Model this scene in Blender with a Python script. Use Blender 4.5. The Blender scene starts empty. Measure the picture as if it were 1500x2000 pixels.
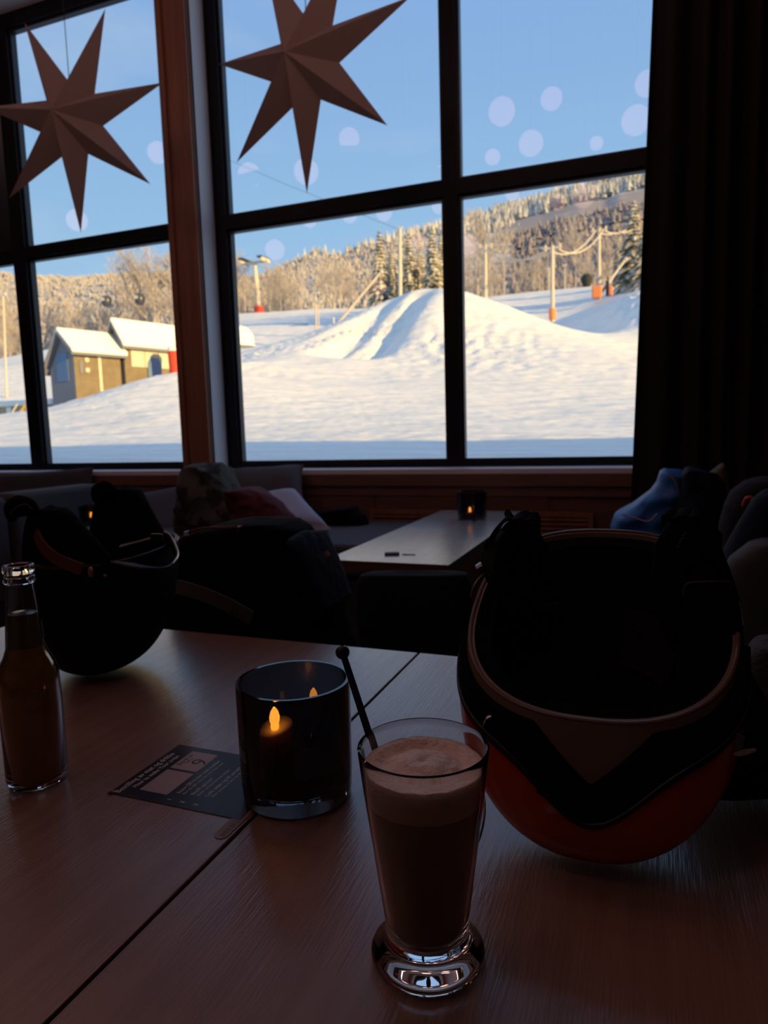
import bpy, bmesh, math, random
import numpy as np
from mathutils import Vector, Matrix, noise
random.seed(7); np.random.seed(7)
PI = math.pi
scene = bpy.context.scene

# ------------------------------------------------------------------ camera
FPX = 1356.9
CAM = np.array([0.0, 0.0, 1.107])
_y, _t, _r = 0.37021221, -0.11951681, 0.02930594
def _rot(y, t, r):
    cy, sy, ct, st, cr, sr = math.cos(y), math.sin(y), math.cos(t), math.sin(t), math.cos(r), math.sin(r)
    return (np.array([[cy, -sy, 0], [sy, cy, 0], [0, 0, 1]]) @ np.array([[1, 0, 0], [0, ct, -st], [0, st, ct]])
            @ np.array([[cr, 0, sr], [0, 1, 0], [-sr, 0, cr]]))
RM = _rot(_y, _t, _r)
right, fwd, up = RM[:, 0], RM[:, 1], RM[:, 2]
cd = bpy.data.cameras.new('camera'); cam = bpy.data.objects.new('camera', cd)
scene.collection.objects.link(cam)
cam.matrix_world = Matrix(((right[0], up[0], -fwd[0], CAM[0]), (right[1], up[1], -fwd[1], CAM[1]),
                           (right[2], up[2], -fwd[2], CAM[2]), (0, 0, 0, 1)))
cd.sensor_fit = 'VERTICAL'; cd.sensor_height = 36.0; cd.lens = FPX * 36.0 / 2000.0
cd.clip_start = 0.02; cd.clip_end = 4000
cd.dof.use_dof = True; cd.dof.focus_distance = 0.50; cd.dof.aperture_fstop = 12.0
scene.camera = cam
# ------------------------------------------------------------------ light
SUN_DIR = Vector((0.93, -0.30, 0.19)).normalized()      # towards the sun, low on the right behind the building
sd = bpy.data.lights.new('sun', 'SUN'); sd.energy = 8.2; sd.color = (1.0, 0.66, 0.22); sd.angle = 0.01
so = bpy.data.objects.new('sun', sd); scene.collection.objects.link(so)
so.rotation_euler = SUN_DIR.to_track_quat('Z', 'Y').to_euler()
w = bpy.data.worlds.new('sky'); scene.world = w; w.use_nodes = True
nt = w.node_tree; nt.nodes.clear()
wo = nt.nodes.new('ShaderNodeOutputWorld'); bg = nt.nodes.new('ShaderNodeBackground')
tc = nt.nodes.new('ShaderNodeTexCoord'); sx = nt.nodes.new('ShaderNodeSeparateXYZ')
cr = nt.nodes.new('ShaderNodeValToRGB')
nt.links.new(tc.outputs['Generated'], sx.inputs[0]); nt.links.new(sx.outputs['Z'], cr.inputs[0])
els = cr.color_ramp.elements
els[0].position = 0.0; els[0].color = (0.42, 0.62, 0.82, 1)
els[1].position = 1.0; els[1].color = (0.38, 0.54, 0.92, 1)
for p, c in ((0.12, (0.40, 0.63, 0.87, 1)), (0.27, (0.33, 0.56, 0.84, 1)), (0.42, (0.275, 0.48, 0.81, 1)), (0.55, (0.25, 0.44, 0.79, 1))):
    e = els.new(p); e.color = c
# a few thin cloud wisps
cn = nt.nodes.new('ShaderNodeTexNoise'); cn.inputs['Scale'].default_value = 3.0; cn.inputs['Detail'].default_value = 5
cm = nt.nodes.new('ShaderNodeMapping'); cm.inputs['Scale'].default_value = (1, 1, 3.5)
nt.links.new(tc.outputs['Generated'], cm.inputs[0]); nt.links.new(cm.outputs[0], cn.inputs[0])
c2 = nt.nodes.new('ShaderNodeValToRGB'); c2.color_ramp.elements[0].position = .50; c2.color_ramp.elements[1].position = .80
c2.color_ramp.elements[1].color = (.45, .45, .45, 1)
mx = nt.nodes.new('ShaderNodeMix'); mx.data_type = 'RGBA'; mx.inputs[7].default_value = (.58, .70, .85, 1)
nt.links.new(cn.outputs[0], c2.inputs[0]); nt.links.new(c2.outputs[0], mx.inputs[0]); nt.links.new(cr.outputs[0], mx.inputs[6])
nt.links.new(mx.outputs[2], bg.inputs[0]); bg.inputs[1].default_value = 1.0
nt.links.new(bg.outputs[0], wo.inputs[0])
vs = scene.view_settings
vs.view_transform = 'Standard'; vs.look = 'None'; vs.exposure = 0.0; vs.gamma = 1.0; vs.use_curve_mapping = False
cy = scene.cycles
cy.max_bounces = 14; cy.diffuse_bounces = 5; cy.glossy_bounces = 6; cy.transmission_bounces = 12; cy.transparent_max_bounces = 16
cy.sample_clamp_indirect = 4.0; cy.caustics_reflective = False; cy.caustics_refractive = True
# portals: the two window openings let the sky light into the room
def portal(x0, x1, z0, z1):
    l = bpy.data.lights.new('window_portal', 'AREA'); l.shape = 'RECTANGLE'; l.size = x1 - x0; l.size_y = z1 - z0
    l.cycles.is_portal = True
    o = bpy.data.objects.new('window_portal', l); scene.collection.objects.link(o)
    o.location = ((x0 + x1) / 2, 3.34, (z0 + z1) / 2); o.rotation_euler = (-PI / 2, 0, 0)
# ------------------------------------------------------------------ helpers
def ray(px, py):
    return RM @ np.array([(px - 750) / FPX, 1.0, -(py - 1000) / FPX])
def at(px, py, Y):                     # the point seen at a pixel of the photograph, at distance Y into the scene
    d = ray(px, py); return Vector(CAM + d * (Y / d[1]))
def onz(px, py, z):
    d = ray(px, py); return Vector(CAM + d * ((z - CAM[2]) / d[2]))

def setp(o, label=None, cat=None, group=None, kind=None):
    if label: o['label'] = label
    if cat: o['category'] = cat
    if group: o['group'] = group
    if kind: o['kind'] = kind
    return o
def empty(name, loc=(0, 0, 0), rz=0, **k):
    o = bpy.data.objects.new(name, None); scene.collection.objects.link(o); o.empty_display_size = .05
    o.location = loc; o.rotation_euler = (0, 0, rz); return setp(o, **k)
def mesh(name, vs_, fs, m=None, parent=None, smooth=True, loc=None, sub=0, world=False, **k):
    me = bpy.data.meshes.new(name); me.from_pydata([tuple(v) for v in vs_], [], fs); me.validate(); me.update()
    bm = bmesh.new(); bm.from_mesh(me); bmesh.ops.recalc_face_normals(bm, faces=bm.faces); bm.to_mesh(me); bm.free()
    return link(name, me, m, parent, smooth, loc, sub, **k)
def link(name, me, m=None, parent=None, smooth=True, loc=None, sub=0, **k):
    o = bpy.data.objects.new(name, me); scene.collection.objects.link(o)
    if m:
        for mm in (m if isinstance(m, (list, tuple)) else [m]): me.materials.append(mm)
    if smooth is True: me.shade_smooth()
    elif smooth: 
        me.shade_smooth(); me.set_sharp_from_angle(angle=smooth)
    if parent is not None: o.parent = parent
    if loc is not None: o.location = loc
    if sub:
        s = o.modifiers.new('sub', 'SUBSURF'); s.levels = sub; s.render_levels = sub
    return setp(o, **k)
class MB:
    def __init__(s): s.v = []; s.f = []
    def add(s, v, f):
        n = len(s.v); s.v += [Vector(a) for a in v]; s.f += [tuple(i + n for i in q) for q in f]; return s
    def box(s, x0, x1, y0, y1, z0, z1):
        return s.add([(x0,y0,z0),(x1,y0,z0),(x1,y1,z0),(x0,y1,z0),(x0,y0,z1),(x1,y0,z1),(x1,y1,z1),(x0,y1,z1)],
                     [(3,2,1,0),(4,5,6,7),(0,1,5,4),(1,2,6,5),(2,3,7,6),(3,0,4,7)])
    def lathe(s, prof, n=48, c=(0, 0, 0), closed=False):
        v = []; f = []
        for r, z in prof:
            for i in range(n):
                a = 2 * PI * i / n; v.append((c[0] + r * math.cos(a), c[1] + r * math.sin(a), c[2] + z))
        m = len(prof)
        for j in range(m if closed else m - 1):
            for i in range(n):
                f.append((j * n + i, j * n + (i + 1) % n, ((j + 1) % m) * n + (i + 1) % n, ((j + 1) % m) * n + i))
        return s.add(v, f)
    def tube(s, pts, r, n=8, cap=True, flat=1.0, upv=None):
        pts = [Vector(p) for p in pts]; v = []; f = []; m = len(pts); prev = None
        for k, p in enumerate(pts):
            t = (pts[min(k + 1, m - 1)] - pts[max(k - 1, 0)]).normalized()
            if prev is None:
                a = Vector(upv) if upv else (Vector((0, 0, 1)) if abs(t.z) < .9 else Vector((1, 0, 0)))
            else: a = prev
            b = t.cross(a).normalized(); a = b.cross(t).normalized(); prev = a
            rr = r[k] if isinstance(r, (list, tuple)) else r
            for i in range(n):
                q = 2 * PI * i / n; v.append(p + a * (rr * flat * math.sin(q)) + b * (rr * math.cos(q)))
        for k in range(m - 1):
            for i in range(n): f.append((k * n + i, k * n + (i + 1) % n, (k + 1) * n + (i + 1) % n, (k + 1) * n + i))
        if cap: f.append(tuple(range(n))[::-1]); f.append(tuple((m - 1) * n + i for i in range(n)))
        return s.add(v, f)
    def build(s, name, m=None, parent=None, smooth=.6, **k): return mesh(name, s.v, s.f, m, parent, smooth, **k)
def bevel(o, w=.003, n=2):
    b = o.modifiers.new('bevel', 'BEVEL'); b.width = w; b.segments = n; b.limit_method = 'ANGLE'; return o
def tobase(o, c):                      # move a mesh object's origin to c without moving its shape
    c = Vector(c); o.data.transform(Matrix.Translation(-c)); o.location = c; return o

def material(name, col=(.5, .5, .5), rough=.6, metal=0, var=None, vscale=8, vstretch=(1, 1, 1), bump=0, bscale=60, bstretch=(1, 1, 1),
             spec=.5, trans=0, ior=1.45, emit=None, estr=0, coat=0, sheen=0, translucent=0, coord='Object', vcon=(.35, .65), rvar=0):
    m = bpy.data.materials.new(name); m.use_nodes = True; n = m.node_tree.nodes; L = m.node_tree.links
    b = n['Principled BSDF']; b.inputs['Base Color'].default_value = (*col, 1); b.inputs['Roughness'].default_value = rough
    b.inputs['Metallic'].default_value = metal; b.inputs['IOR'].default_value = ior; b.inputs['Specular IOR Level'].default_value = spec
    b.inputs['Transmission Weight'].default_value = trans; b.inputs['Coat Weight'].default_value = coat; b.inputs['Coat Roughness'].default_value = .08
    b.inputs['Sheen Weight'].default_value = sheen
    if emit: b.inputs['Emission Color'].default_value = (*emit, 1); b.inputs['Emission Strength'].default_value = estr
    t = n.new('ShaderNodeTexCoord')
    if var:
        mp = n.new('ShaderNodeMapping'); mp.inputs['Scale'].default_value = vstretch
        no = n.new('ShaderNodeTexNoise'); no.inputs['Scale'].default_value = vscale; no.inputs['Detail'].default_value = 6
        r = n.new('ShaderNodeValToRGB'); r.color_ramp.elements[0].position = vcon[0]; r.color_ramp.elements[1].position = vcon[1]
        r.color_ramp.elements[0].color = (*col, 1); r.color_ramp.elements[1].color = (*var, 1)
        L.new(t.outputs[coord], mp.inputs[0]); L.new(mp.outputs[0], no.inputs[0]); L.new(no.outputs[0], r.inputs[0]); L.new(r.outputs[0], b.inputs['Base Color'])
        if rvar:
            mr = n.new('ShaderNodeMapRange'); mr.inputs[3].default_value = rough - rvar; mr.inputs[4].default_value = rough + rvar
            L.new(no.outputs[0], mr.inputs[0]); L.new(mr.outputs[0], b.inputs['Roughness'])
    if bump:
        mp = n.new('ShaderNodeMapping'); mp.inputs['Scale'].default_value = bstretch
        no = n.new('ShaderNodeTexNoise'); no.inputs['Scale'].default_value = bscale; no.inputs['Detail'].default_value = 5
        bp = n.new('ShaderNodeBump'); bp.inputs['Strength'].default_value = bump; bp.inputs['Distance'].default_value = .01
        L.new(t.outputs[coord], mp.inputs[0]); L.new(mp.outputs[0], no.inputs[0]); L.new(no.outputs[0], bp.inputs['Height']); L.new(bp.outputs[0], b.inputs['Normal'])
    if translucent:
        tr = n.new('ShaderNodeBsdfTranslucent'); tr.inputs[0].default_value = (*col, 1); mi = n.new('ShaderNodeMixShader')
        mi.inputs[0].default_value = translucent; o = n['Material Output']
        L.new(b.outputs[0], mi.inputs[1]); L.new(tr.outputs[0], mi.inputs[2]); L.new(mi.outputs[0], o.inputs[0])
    return m
def pane_glass(name):
    m = bpy.data.materials.new(name); m.use_nodes = True; n = m.node_tree.nodes; L = m.node_tree.links; n.clear()
    o = n.new('ShaderNodeOutputMaterial'); t = n.new('ShaderNodeBsdfTransparent'); g = n.new('ShaderNodeBsdfGlossy')
    t.inputs[0].default_value = (.95, .965, .96, 1); g.inputs['Roughness'].default_value = 0.0
    f = n.new('ShaderNodeFresnel'); f.inputs[0].default_value = 1.5; mi = n.new('ShaderNodeMixShader')
    L.new(f.outputs[0], mi.inputs[0]); L.new(t.outputs[0], mi.inputs[1]); L.new(g.outputs[0], mi.inputs[2]); L.new(mi.outputs[0], o.inputs[0])
    return m
M = {}
M['wall_wood'] = material('wall_wood', (.17, .088, .058), .55, var=(.13, .066, .044), vscale=5, vstretch=(1, 1, 6), bump=.15, bscale=40, bstretch=(1, 1, 12))
M['trim_wood'] = material('trim_wood', (.33, .155, .095), .5, var=(.25, .115, .07), vscale=6, vstretch=(6, 6, .5), bump=.1, bscale=60)
M['reveal'] = material('painted_reveal', (.80, .80, .82), .45)
M['sill'] = material('painted_sill', (.85, .85, .88), .3)
M['frame'] = material('black_frame', (.008, .008, .010), .5, spec=.25)
M['frame2'] = material('black_frame_side', (.03, .03, .034), .35)
M['pane'] = pane_glass('window_glass')
M['floor'] = material('floor_wood', (.14, .11, .09), .5, var=(.10, .08, .07), vscale=3, vstretch=(8, 1, 1))
M['ceiling'] = material('ceiling_paint', (.55, .54, .54), .8)
M['plaster'] = material('wall_plaster', (.55, .53, .53), .8)
M['ext'] = material('exterior_cladding', (.25, .2, .16), .8)

# ------------------------------------------------------------------ room shell
def struct(name, mb, m, **k): return mb.build(name, m, None, False, kind='structure', **k)
RX0, RX1, RY0, RZ1 = -10.0, 2.6, -7.0, 3.75
W1 = (-4.72, -2.255, .925, 3.44)      # left window opening x0,x1,z0,z1
W2 = (-2.086, .36, .925, 3.44)        # right window opening
YI, YE = 3.0, 3.30
struct('floor', MB().box(RX0, RX1, RY0, YI, -.12, 0), M['floor'])
struct('ceiling', MB().box(RX0, RX1, RY0, YI, RZ1, RZ1 + .1), M['ceiling'])
struct('wall_left', MB().box(RX0 - .15, RX0, RY0, YI, 0, RZ1), M['wall_wood'])
struct('wall_right', MB().box(RX1, RX1 + .15, RY0, YI, 0, RZ1), M['wall_wood'])
struct('wall_back', MB().box(RX0 - .15, RX1 + .15, RY0 - .15, RY0, 0, RZ1), M['plaster'])
wf = MB()
wf.box(RX0 - .15, RX1 + .15, YI, YE, 0, .895)
wf.box(RX0 - .15, RX1 + .15, YI, YE, 3.47, RZ1 + .1)
wf.box(RX0 - .15, W1[0] - .02, YI, YE, .895, 3.47); wf.box(W1[1] + .02, W2[0] - .02, YI + .01, YE, .895, 3.47)
wf.box(W2[1] + .02, RX1 + .15, YI, YE, .895, 3.47)
struct('wall_front', wf, M['wall_wood'])
# the rest of the building: long facade and flat roof that throw the shade on the snow outside
ext = MB(); ext.box(-26, RX0 - .16, YI, YE, -.6, 7.4); ext.box(RX1 + .16, 40, YI, YE, -.6, 7.4)
ext.box(RX0 - .16, RX1 + .16, YI, YE, RZ1 + .11, 7.4)
struct('wall_facade', ext, M['ext'])
struct('trim_roof', MB().box(-26, 40, -9, 3.62, 7.4, 7.75), M['ext'])
# linings of the two openings (head, jambs) and the sills
for i, (x0, x1, z0, z1) in enumerate((W1, W2)):
    lin = MB()
    for a, b in ((x0 - .02, x0), (x1, x1 + .02)): lin.box(a, b, YI - .002, 3.21, z0, z1)
    lin.box(x0 - .02, x1 + .02, YI - .002, 3.21, z1, z1 + .025)
    struct('trim_%d' % (i + 1), lin, M['reveal'])
    s = MB().box(x0 - .02, x1 + .02, YI - .012, 3.21, .895, .915 + .006)
    bevel(struct('trim_%d' % (i + 3), s, M['sill']), .004)
# wooden casing boards: band below the sills, stepped boards on the pier between the windows
t5 = MB(); t5.box(RX0, 1.2, YI - .022, YI, .845, .893); t5.box(RX0, 1.2, YI - .010, YI, .80, .845)
M['band'] = material('band_wood', (.22, .12, .08), .55, var=(.17, .09, .06), vscale=5, vstretch=(1, 1, 6))
struct('trim_5', t5, M['band'])
t6 = MB(); t6.box(W1[1] - .004, W2[0] + .0, YI - .008, YI + .012, .92, 3.6)
t6.box(W1[1] - .004, W1[1] + .028, YI - .024, YI - .008, .92, 3.6); t6.box(W2[0] - .036, W2[0] - .006, YI - .024, YI - .008, .92, 3.6)
struct('trim_6', t6, M['trim_wood'])
t7 = MB(); t7.box(RX0, 1.2, YI - .022, YI, 3.465, 3.53)
struct('trim_7', t7, M['trim_wood'])
t8 = MB()
for k in range(24): t8.box(RX0 + k * .4 + .01, RX0 + k * .4 + .39, YI - .006, YI, .05, .80)
struct('trim_8', t8, M['wall_wood'])

def window(idx, x0, x1, z0, z1, mull, trans):
    w_ = struct('window_%d' % idx, MB().box(x0, x0 + .012, 3.125, 3.21, z0, z1), M['frame'])
    f = MB(); fw = .062; a, b = 3.13, 3.20
    f.box(x0 + .012, x0 + fw, a, b, z0, z1).box(x1 - fw, x1, a, b, z0, z1)
    f.box(x0 + fw, x1 - fw, a, b, z0, z0 + .024).box(x0 + fw, x1 - fw, a, b, z1 - .075, z1)
    f.box(mull[0], mull[1], a, b, z0 + .024, z1 - .075)
    f.box(x0 + fw, mull[0], a, b, trans[0], trans[1]).box(mull[1], x1 - fw, a, b, trans[0], trans[1])
    f.build('window_frame', M['frame'], w_, False)
    g = MB(); e = .014                                   # glazing beads, slightly lighter, behind the frame face
    cells = [(x0 + fw, mull[0], z0 + .024, trans[0]), (mull[1], x1 - fw, z0 + .024, trans[0]),
             (x0 + fw, mull[0], trans[1], z1 - .075), (mull[1], x1 - fw, trans[1], z1 - .075)]
    for (cx0, cx1, cz0, cz1) in cells:
        g.box(cx0, cx0 + e, 3.15, 3.185, cz0, cz1).box(cx1 - e, cx1, 3.15, 3.185, cz0, cz1)
        g.box(cx0 + e, cx1 - e, 3.15, 3.185, cz0, cz0 + e).box(cx0 + e, cx1 - e, 3.15, 3.185, cz1 - e, cz1)
    g.build('glazing_bead', M['frame2'], w_, False)
    for (cx0, cx1, cz0, cz1) in cells:
        mesh('pane', [(cx0 + .005, 3.166, cz0 + .005), (cx1 - .005, 3.166, cz0 + .005), (cx1 - .005, 3.166, cz1 - .005), (cx0 + .005, 3.166, cz1 - .005)],
             [(0, 1, 2, 3)], M['pane'], w_, False)
window(1, W1[0], W1[1], .921, W1[3], (-3.471, -3.376), (2.135, 2.193))
window(2, W2[0], W2[1], .921, W2[3], (-.888, -.824), (2.128, 2.190))
portal(W1[0], W1[1], .9, 3.46); portal(W2[0], W2[1], .9, 3.46)

# ------------------------------------------------------------------ terrain outside
def tps_fit(P, z, lam=1e-4):
    n = len(P); d = np.linalg.norm(P[:, None] - P[None], axis=2); K = np.where(d > 0, d * d * np.log(d + 1e-12), 0) + lam * np.eye(n)
    Q = np.hstack([np.ones((n, 1)), P]); A = np.block([[K, Q], [Q.T, np.zeros((3, 3))]])
    return P, np.linalg.solve(A, np.concatenate([z, np.zeros(3)]))
def tps_eval(fit, X):
    P, wgt = fit; out = np.empty(len(X))
    for i in range(0, len(X), 4000):
        x = X[i:i + 4000]; d = np.linalg.norm(x[:, None] - P[None], axis=2)
        out[i:i + 4000] = np.where(d > 0, d * d * np.log(d + 1e-12), 0) @ wgt[:len(P)] + wgt[len(P)] + x @ wgt[len(P) + 1:]
    return out
# measured ground points (pixel column, row, distance) of the near slope and of the ground behind its crest
near = [(-150, 903, 9), (150, 903, 9), (400, 902, 9), (700, 901, 9), (950, 900, 9), (1250, 897, 9), (1500, 895, 9),
        (-150, 870, 15), (150, 868, 15), (450, 860, 15), (800, 858, 15), (1100, 856, 15), (1300, 854, 15), (1500, 852, 15),
        (-150, 846, 20), (100, 835, 21), (300, 812, 22), (500, 806, 23), (800, 804, 24), (1100, 806, 24), (1300, 804, 24),
        (-150, 820, 25), (60, 806, 25), (150, 783, 27), (240, 752, 29), (365, 722, 31), (470, 742, 35), (650, 748, 36), (870, 748, 36), (1100, 752, 36), (1260, 758, 36),
        (470, 708, 40), (560, 712, 42), (660, 706, 44), (760, 706, 46), (870, 706, 46), (1000, 704, 46), (1130, 704, 46), (1260, 712, 46),
        (600, 692, 48), (700, 690, 51), (640, 672, 53), (760, 640, 55), (830, 622, 55), (900, 632, 55), (1000, 652, 54), (1100, 672, 52), (1200, 688, 50),
        (700, 618, 59), (750, 590, 61), (790, 567, 62), (830, 561, 62), (870, 562, 62), (905, 570, 61), (950, 586, 60), (1000, 603, 59), (1080, 637, 57), (1180, 666, 55), (1260, 688, 53)]
back = [(-150, 850, 36), (60, 836, 34), (150, 812, 33), (240, 790, 36), (365, 760, 38),
        (-150, 740, 60), (0, 735, 60), (90, 728, 62), (0, 705, 105), (85, 684, 105), (200, 672, 105), (340, 655, 110),
        (470, 688, 60), (560, 685, 68), (620, 668, 75), (480, 655, 88), (600, 645, 90), (460, 616, 125), (560, 609, 125), (640, 607, 130), (700, 604, 120),
        (680, 650, 72), (760, 625, 76), (840, 615, 76), (920, 625, 75), (740, 600, 110), (860, 595, 110), (960, 600, 100),
        (1000, 645, 72), (1080, 640, 76), (1130, 655, 70), (1190, 668, 64), (1000, 592, 105), (1080, 592, 98), (1150, 586, 92),
        (1200, 600, 80), (1225, 640, 66), (1245, 575, 84), (1250, 632, 64), (1300, 560, 84), (1400, 600, 66), (1000, 577, 125), (1120, 567, 125), (1200, 556, 112), (1250, 552, 105)]
pts = []; zz = []
for px, py, Y in near + back:
    p = at(px, py, Y); pts.append((p.x / 10, p.y / 10)); zz.append(p.z)
for x in (-30, -18, -9, -3, 3, 9, 18, 30):
    pts.append((x / 10, .33)); zz.append(.52)
for x, y, z in ((25, 15, .9), (30, 40, 3.5), (45, 60, 7), (30, 70, 9), (-60, 20, 1.2), (-110, 60, 4), (-200, 110, 8), (60, 110, 14), (100, 30, 3), (0, 150, 18), (-80, 150, 14), (80, 150, 20)):
    pts.append((x / 10, y / 10)); zz.append(z)
TP = tps_fit(np.array(pts), np.array(zz), 2e-3)
def ground(x, y): return float(tps_eval(TP, np.array([[x / 10, y / 10]]))[0])
NY, NS = 330, 380
Ys = 3.22 * (150 / 3.22) ** np.linspace(0, 1, NY)
sv = np.concatenate([np.linspace(-2.6, -1.45, 40), np.linspace(-1.44, .12, 290), np.linspace(.13, 1.6, 50)])
YY, SS = np.meshgrid(Ys, sv, indexing='ij'); XX = YY * SS
ZZ = tps_eval(TP, np.stack([XX.ravel() / 10, YY.ravel() / 10], 1)).reshape(XX.shape)
GA, GB = at(815, 598, 61), at(715, 695, 50)
BK = at(1236, 630, 72)
GC, GD = at(765, 592, 62), at(640, 690, 50)
vv = []
for j in range(NY):
    for i in range(NS):
        x, y, z = XX[j, i], YY[j, i], ZZ[j, i]
        a = min(1, y / 30)
        z += .035 * a * noise.noise((x * .9 - y * .5, y * .35, 0)) + .05 * a * noise.noise((x * .35, y * .35, 5)) + .02 * noise.noise((x * 3, y * 3, 9))
        # lumps of ploughed snow beside the kicker and on the right bank
        p = Vector((x, y)); 
        for cx, cy_, rr, am in ((-33, 50, 6, .30), (-13.5, 52, 5, .30), (1.5, 70, 6, .9), (-9, 45, 7, .12), (-27, 34, 7, .15)):
            d2 = ((x - cx) ** 2 + (y - cy_) ** 2) / rr ** 2
            if d2 < 4: z += am * math.exp(-d2) * (noise.noise((x * 1.1, y * 1.1, 2)) + .6 * noise.noise((x * 2.6, y * 2.6, 7)))
        # grooves and gullies carved into the kicker's flank to streak it with shade
        d2 = ((x + 24.5) / 6) ** 2 + ((y - 56) / 6) ** 2
        if d2 < 4: z += .6 * math.exp(-d2) * noise.noise(((x * .75 - y * .55) * 1.9, (x * .5 + y * .8) * .14, 3))
        ex, ey = GB.x - GA.x, GB.y - GA.y; tt = ((x - GA.x) * ex + (y - GA.y) * ey) / (ex * ex + ey * ey)
        if -.5 < tt < 1.5:
            tc_ = min(1, max(0, tt)); dd = math.hypot(x - GA.x - tc_ * ex, y - GA.y - tc_ * ey)
            if dd < 5: z -= (1.0 + .5 * noise.noise((dd * 1.5, tt * 2, 3))) * math.exp(-(dd / 1.5) ** 2)
        ex, ey = GD.x - GC.x, GD.y - GC.y; tt = ((x - GC.x) * ex + (y - GC.y) * ey) / (ex * ex + ey * ey)
        if -.5 < tt < 1.5:
            tc_ = min(1, max(0, tt)); dd = math.hypot(x - GC.x - tc_ * ex, y - GC.y - tc_ * ey)
            if dd < 5: z -= .9 * math.exp(-(dd / 1.3) ** 2)
        d2 = ((x - BK.x) / 4.5) ** 2 + ((y - BK.y) / 9) ** 2
        if d2 < 6: z += 1.9 * math.exp(-d2)
        vv.append((x, y, z))
ff = [(j * NS + i, j * NS + i + 1, (j + 1) * NS + i + 1, (j + 1) * NS + i) for j in range(NY - 1) for i in range(NS - 1)]
M['snow'] = material('snow', (.90, .87, .78), .7, var=(.85, .82, .73), vscale=.8, vstretch=(.3, 1, 1), bump=1.0, bscale=1.5, bstretch=(.30, 1.0, 1), coord='Object')
M['snow'].node_tree.nodes['Bump'].inputs['Distance'].default_value = .30
mesh('snow_ground', vv, ff, M['snow'], kind='structure')

# ------------------------------------------------------------------ things outside
def reach(C, d, px):                   # how far to go from C along d until column px of the photograph
    k = (px - 750) / FPX; q = right - k * fwd; return -float(q @ (np.array(C) - CAM)) / float(q @ np.array(d))
def rowz(px, py, P):                   # height over P at a row
    return at(px, py, P[1]).z
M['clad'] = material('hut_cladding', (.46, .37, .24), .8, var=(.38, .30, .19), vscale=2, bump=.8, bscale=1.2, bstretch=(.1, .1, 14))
M['clad_dark_shade'] = material('hut_dark_shade_boards', (.20, .20, .22), .8, bump=.6, bscale=1.2, bstretch=(.1, .1, 14))  # dark boards of roof and box; on the gable it paints in shade
M['blue_door'] = material('blue_door', (.12, .20, .32), .5)
M['roofsnow'] = material('roof_snow', (.90, .87, .78), .7, bump=.3, bscale=3)
M['paleboard'] = material('pale_boards', (.60, .56, .42), .7)
M['red'] = material('red_padding', (.75, .07, .03), .6); M['orange'] = material('orange_padding', (.85, .26, .08), .6)
M['yellow'] = material('yellow_plastic', (.85, .48, .05), .5)
M['steel'] = material('grey_pole', (.6, .56, .48), .5); M['pole'] = material('wooden_pole', (.60, .52, .40), .8)
M['darkmetal'] = material('dark_metal', (.03, .03, .035), .4); M['cable'] = material('rime_cable', (.62, .56, .45), .7)
M['darkcabin'] = material('cabin_dark', (.05, .055, .08), .3)

def hut(name, px0, px1, pxg, Y, eave, ridge, base, label, extras):
    C = at(px0, base, Y); n1 = Vector((.97, -.24, 0)); t = Vector((.24, .97, 0)); g = Vector((-.97, .24, 0))
    Lf = reach(C, (t.x, t.y, 0), px1); Lg = reach(C, (g.x, g.y, 0), pxg)
    r = empty(name, C, label=label, cat='hut', group=None)
    r.rotation_euler = (0, 0, math.atan2(t.y, t.x))      # local x runs along the front wall, local y towards the back
    ze = at(px0, eave, Y).z - C.z; 
    R = C + g * (Lg * .42); zr = at(pxg + (px0 - pxg) * .42, ridge, R.y).z - C.z
    b = Lg; zb = ze * .62; ym = b * .42
    MB().add([(0, 0, -1.5), (Lf, 0, -1.5), (Lf, 0, ze), (0, 0, ze)], [(0, 1, 2, 3)]).box(0, Lf, 0, .08, -1.5, ze - .02).build('front_wall', M['clad'], r, False)
    MB().add([(0, .08, -1.5), (0, b, -1.5), (0, b, zb), (0, ym, zr - .12), (0, .08, ze), (.08, .08, -1.5), (.08, b, -1.5), (.08, b, zb), (.08, ym, zr - .12), (.08, .08, ze)],
             [(0, 1, 2, 3, 4), (9, 8, 7, 6, 5), (0, 5, 6, 1), (1, 6, 7, 2), (2, 7, 8, 3), (3, 8, 9, 4)]).box(.08, Lf, b - .08, b, -1.5, zb).build('gable_wall', M['clad_dark_shade'], r, False)
    def slab(y0, z0, y1, z1, th, nm, m, x0=-.32, x1=None):
        x1 = Lf + .3 if x1 is None else x1
        return MB().add([(x0, y0, z0), (x1, y0, z0), (x1, y1, z1), (x0, y1, z1), (x0, y0, z0 + th), (x1, y0, z0 + th), (x1, y1, z1 + th), (x0, y1, z1 + th)],
             [(3, 2, 1, 0), (4, 5, 6, 7), (0, 1, 5, 4), (1, 2, 6, 5), (2, 3, 7, 6), (3, 0, 4, 7)]).build(nm, m, r, False)
    sl = (zr - ze) / ym
    slab(-.35, ze - .35 * sl + .02, ym, zr, .1, 'roof', M['clad_dark_shade']); slab(ym, zr, b + .5, zb - .25, .1, 'roof', M['clad_dark_shade'])
    bevel(slab(-.38, ze - .35 * sl + .13, ym, zr + .11, .26, 'roof_snow', M['roofsnow'], -.30), .08, 3)
    bevel(slab(ym, zr + .11, b + .45, zb - .13, .2, 'roof_snow', M['roofsnow'], -.30), .08, 3)
    extras(r, Lf, ze)
    return r
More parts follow.
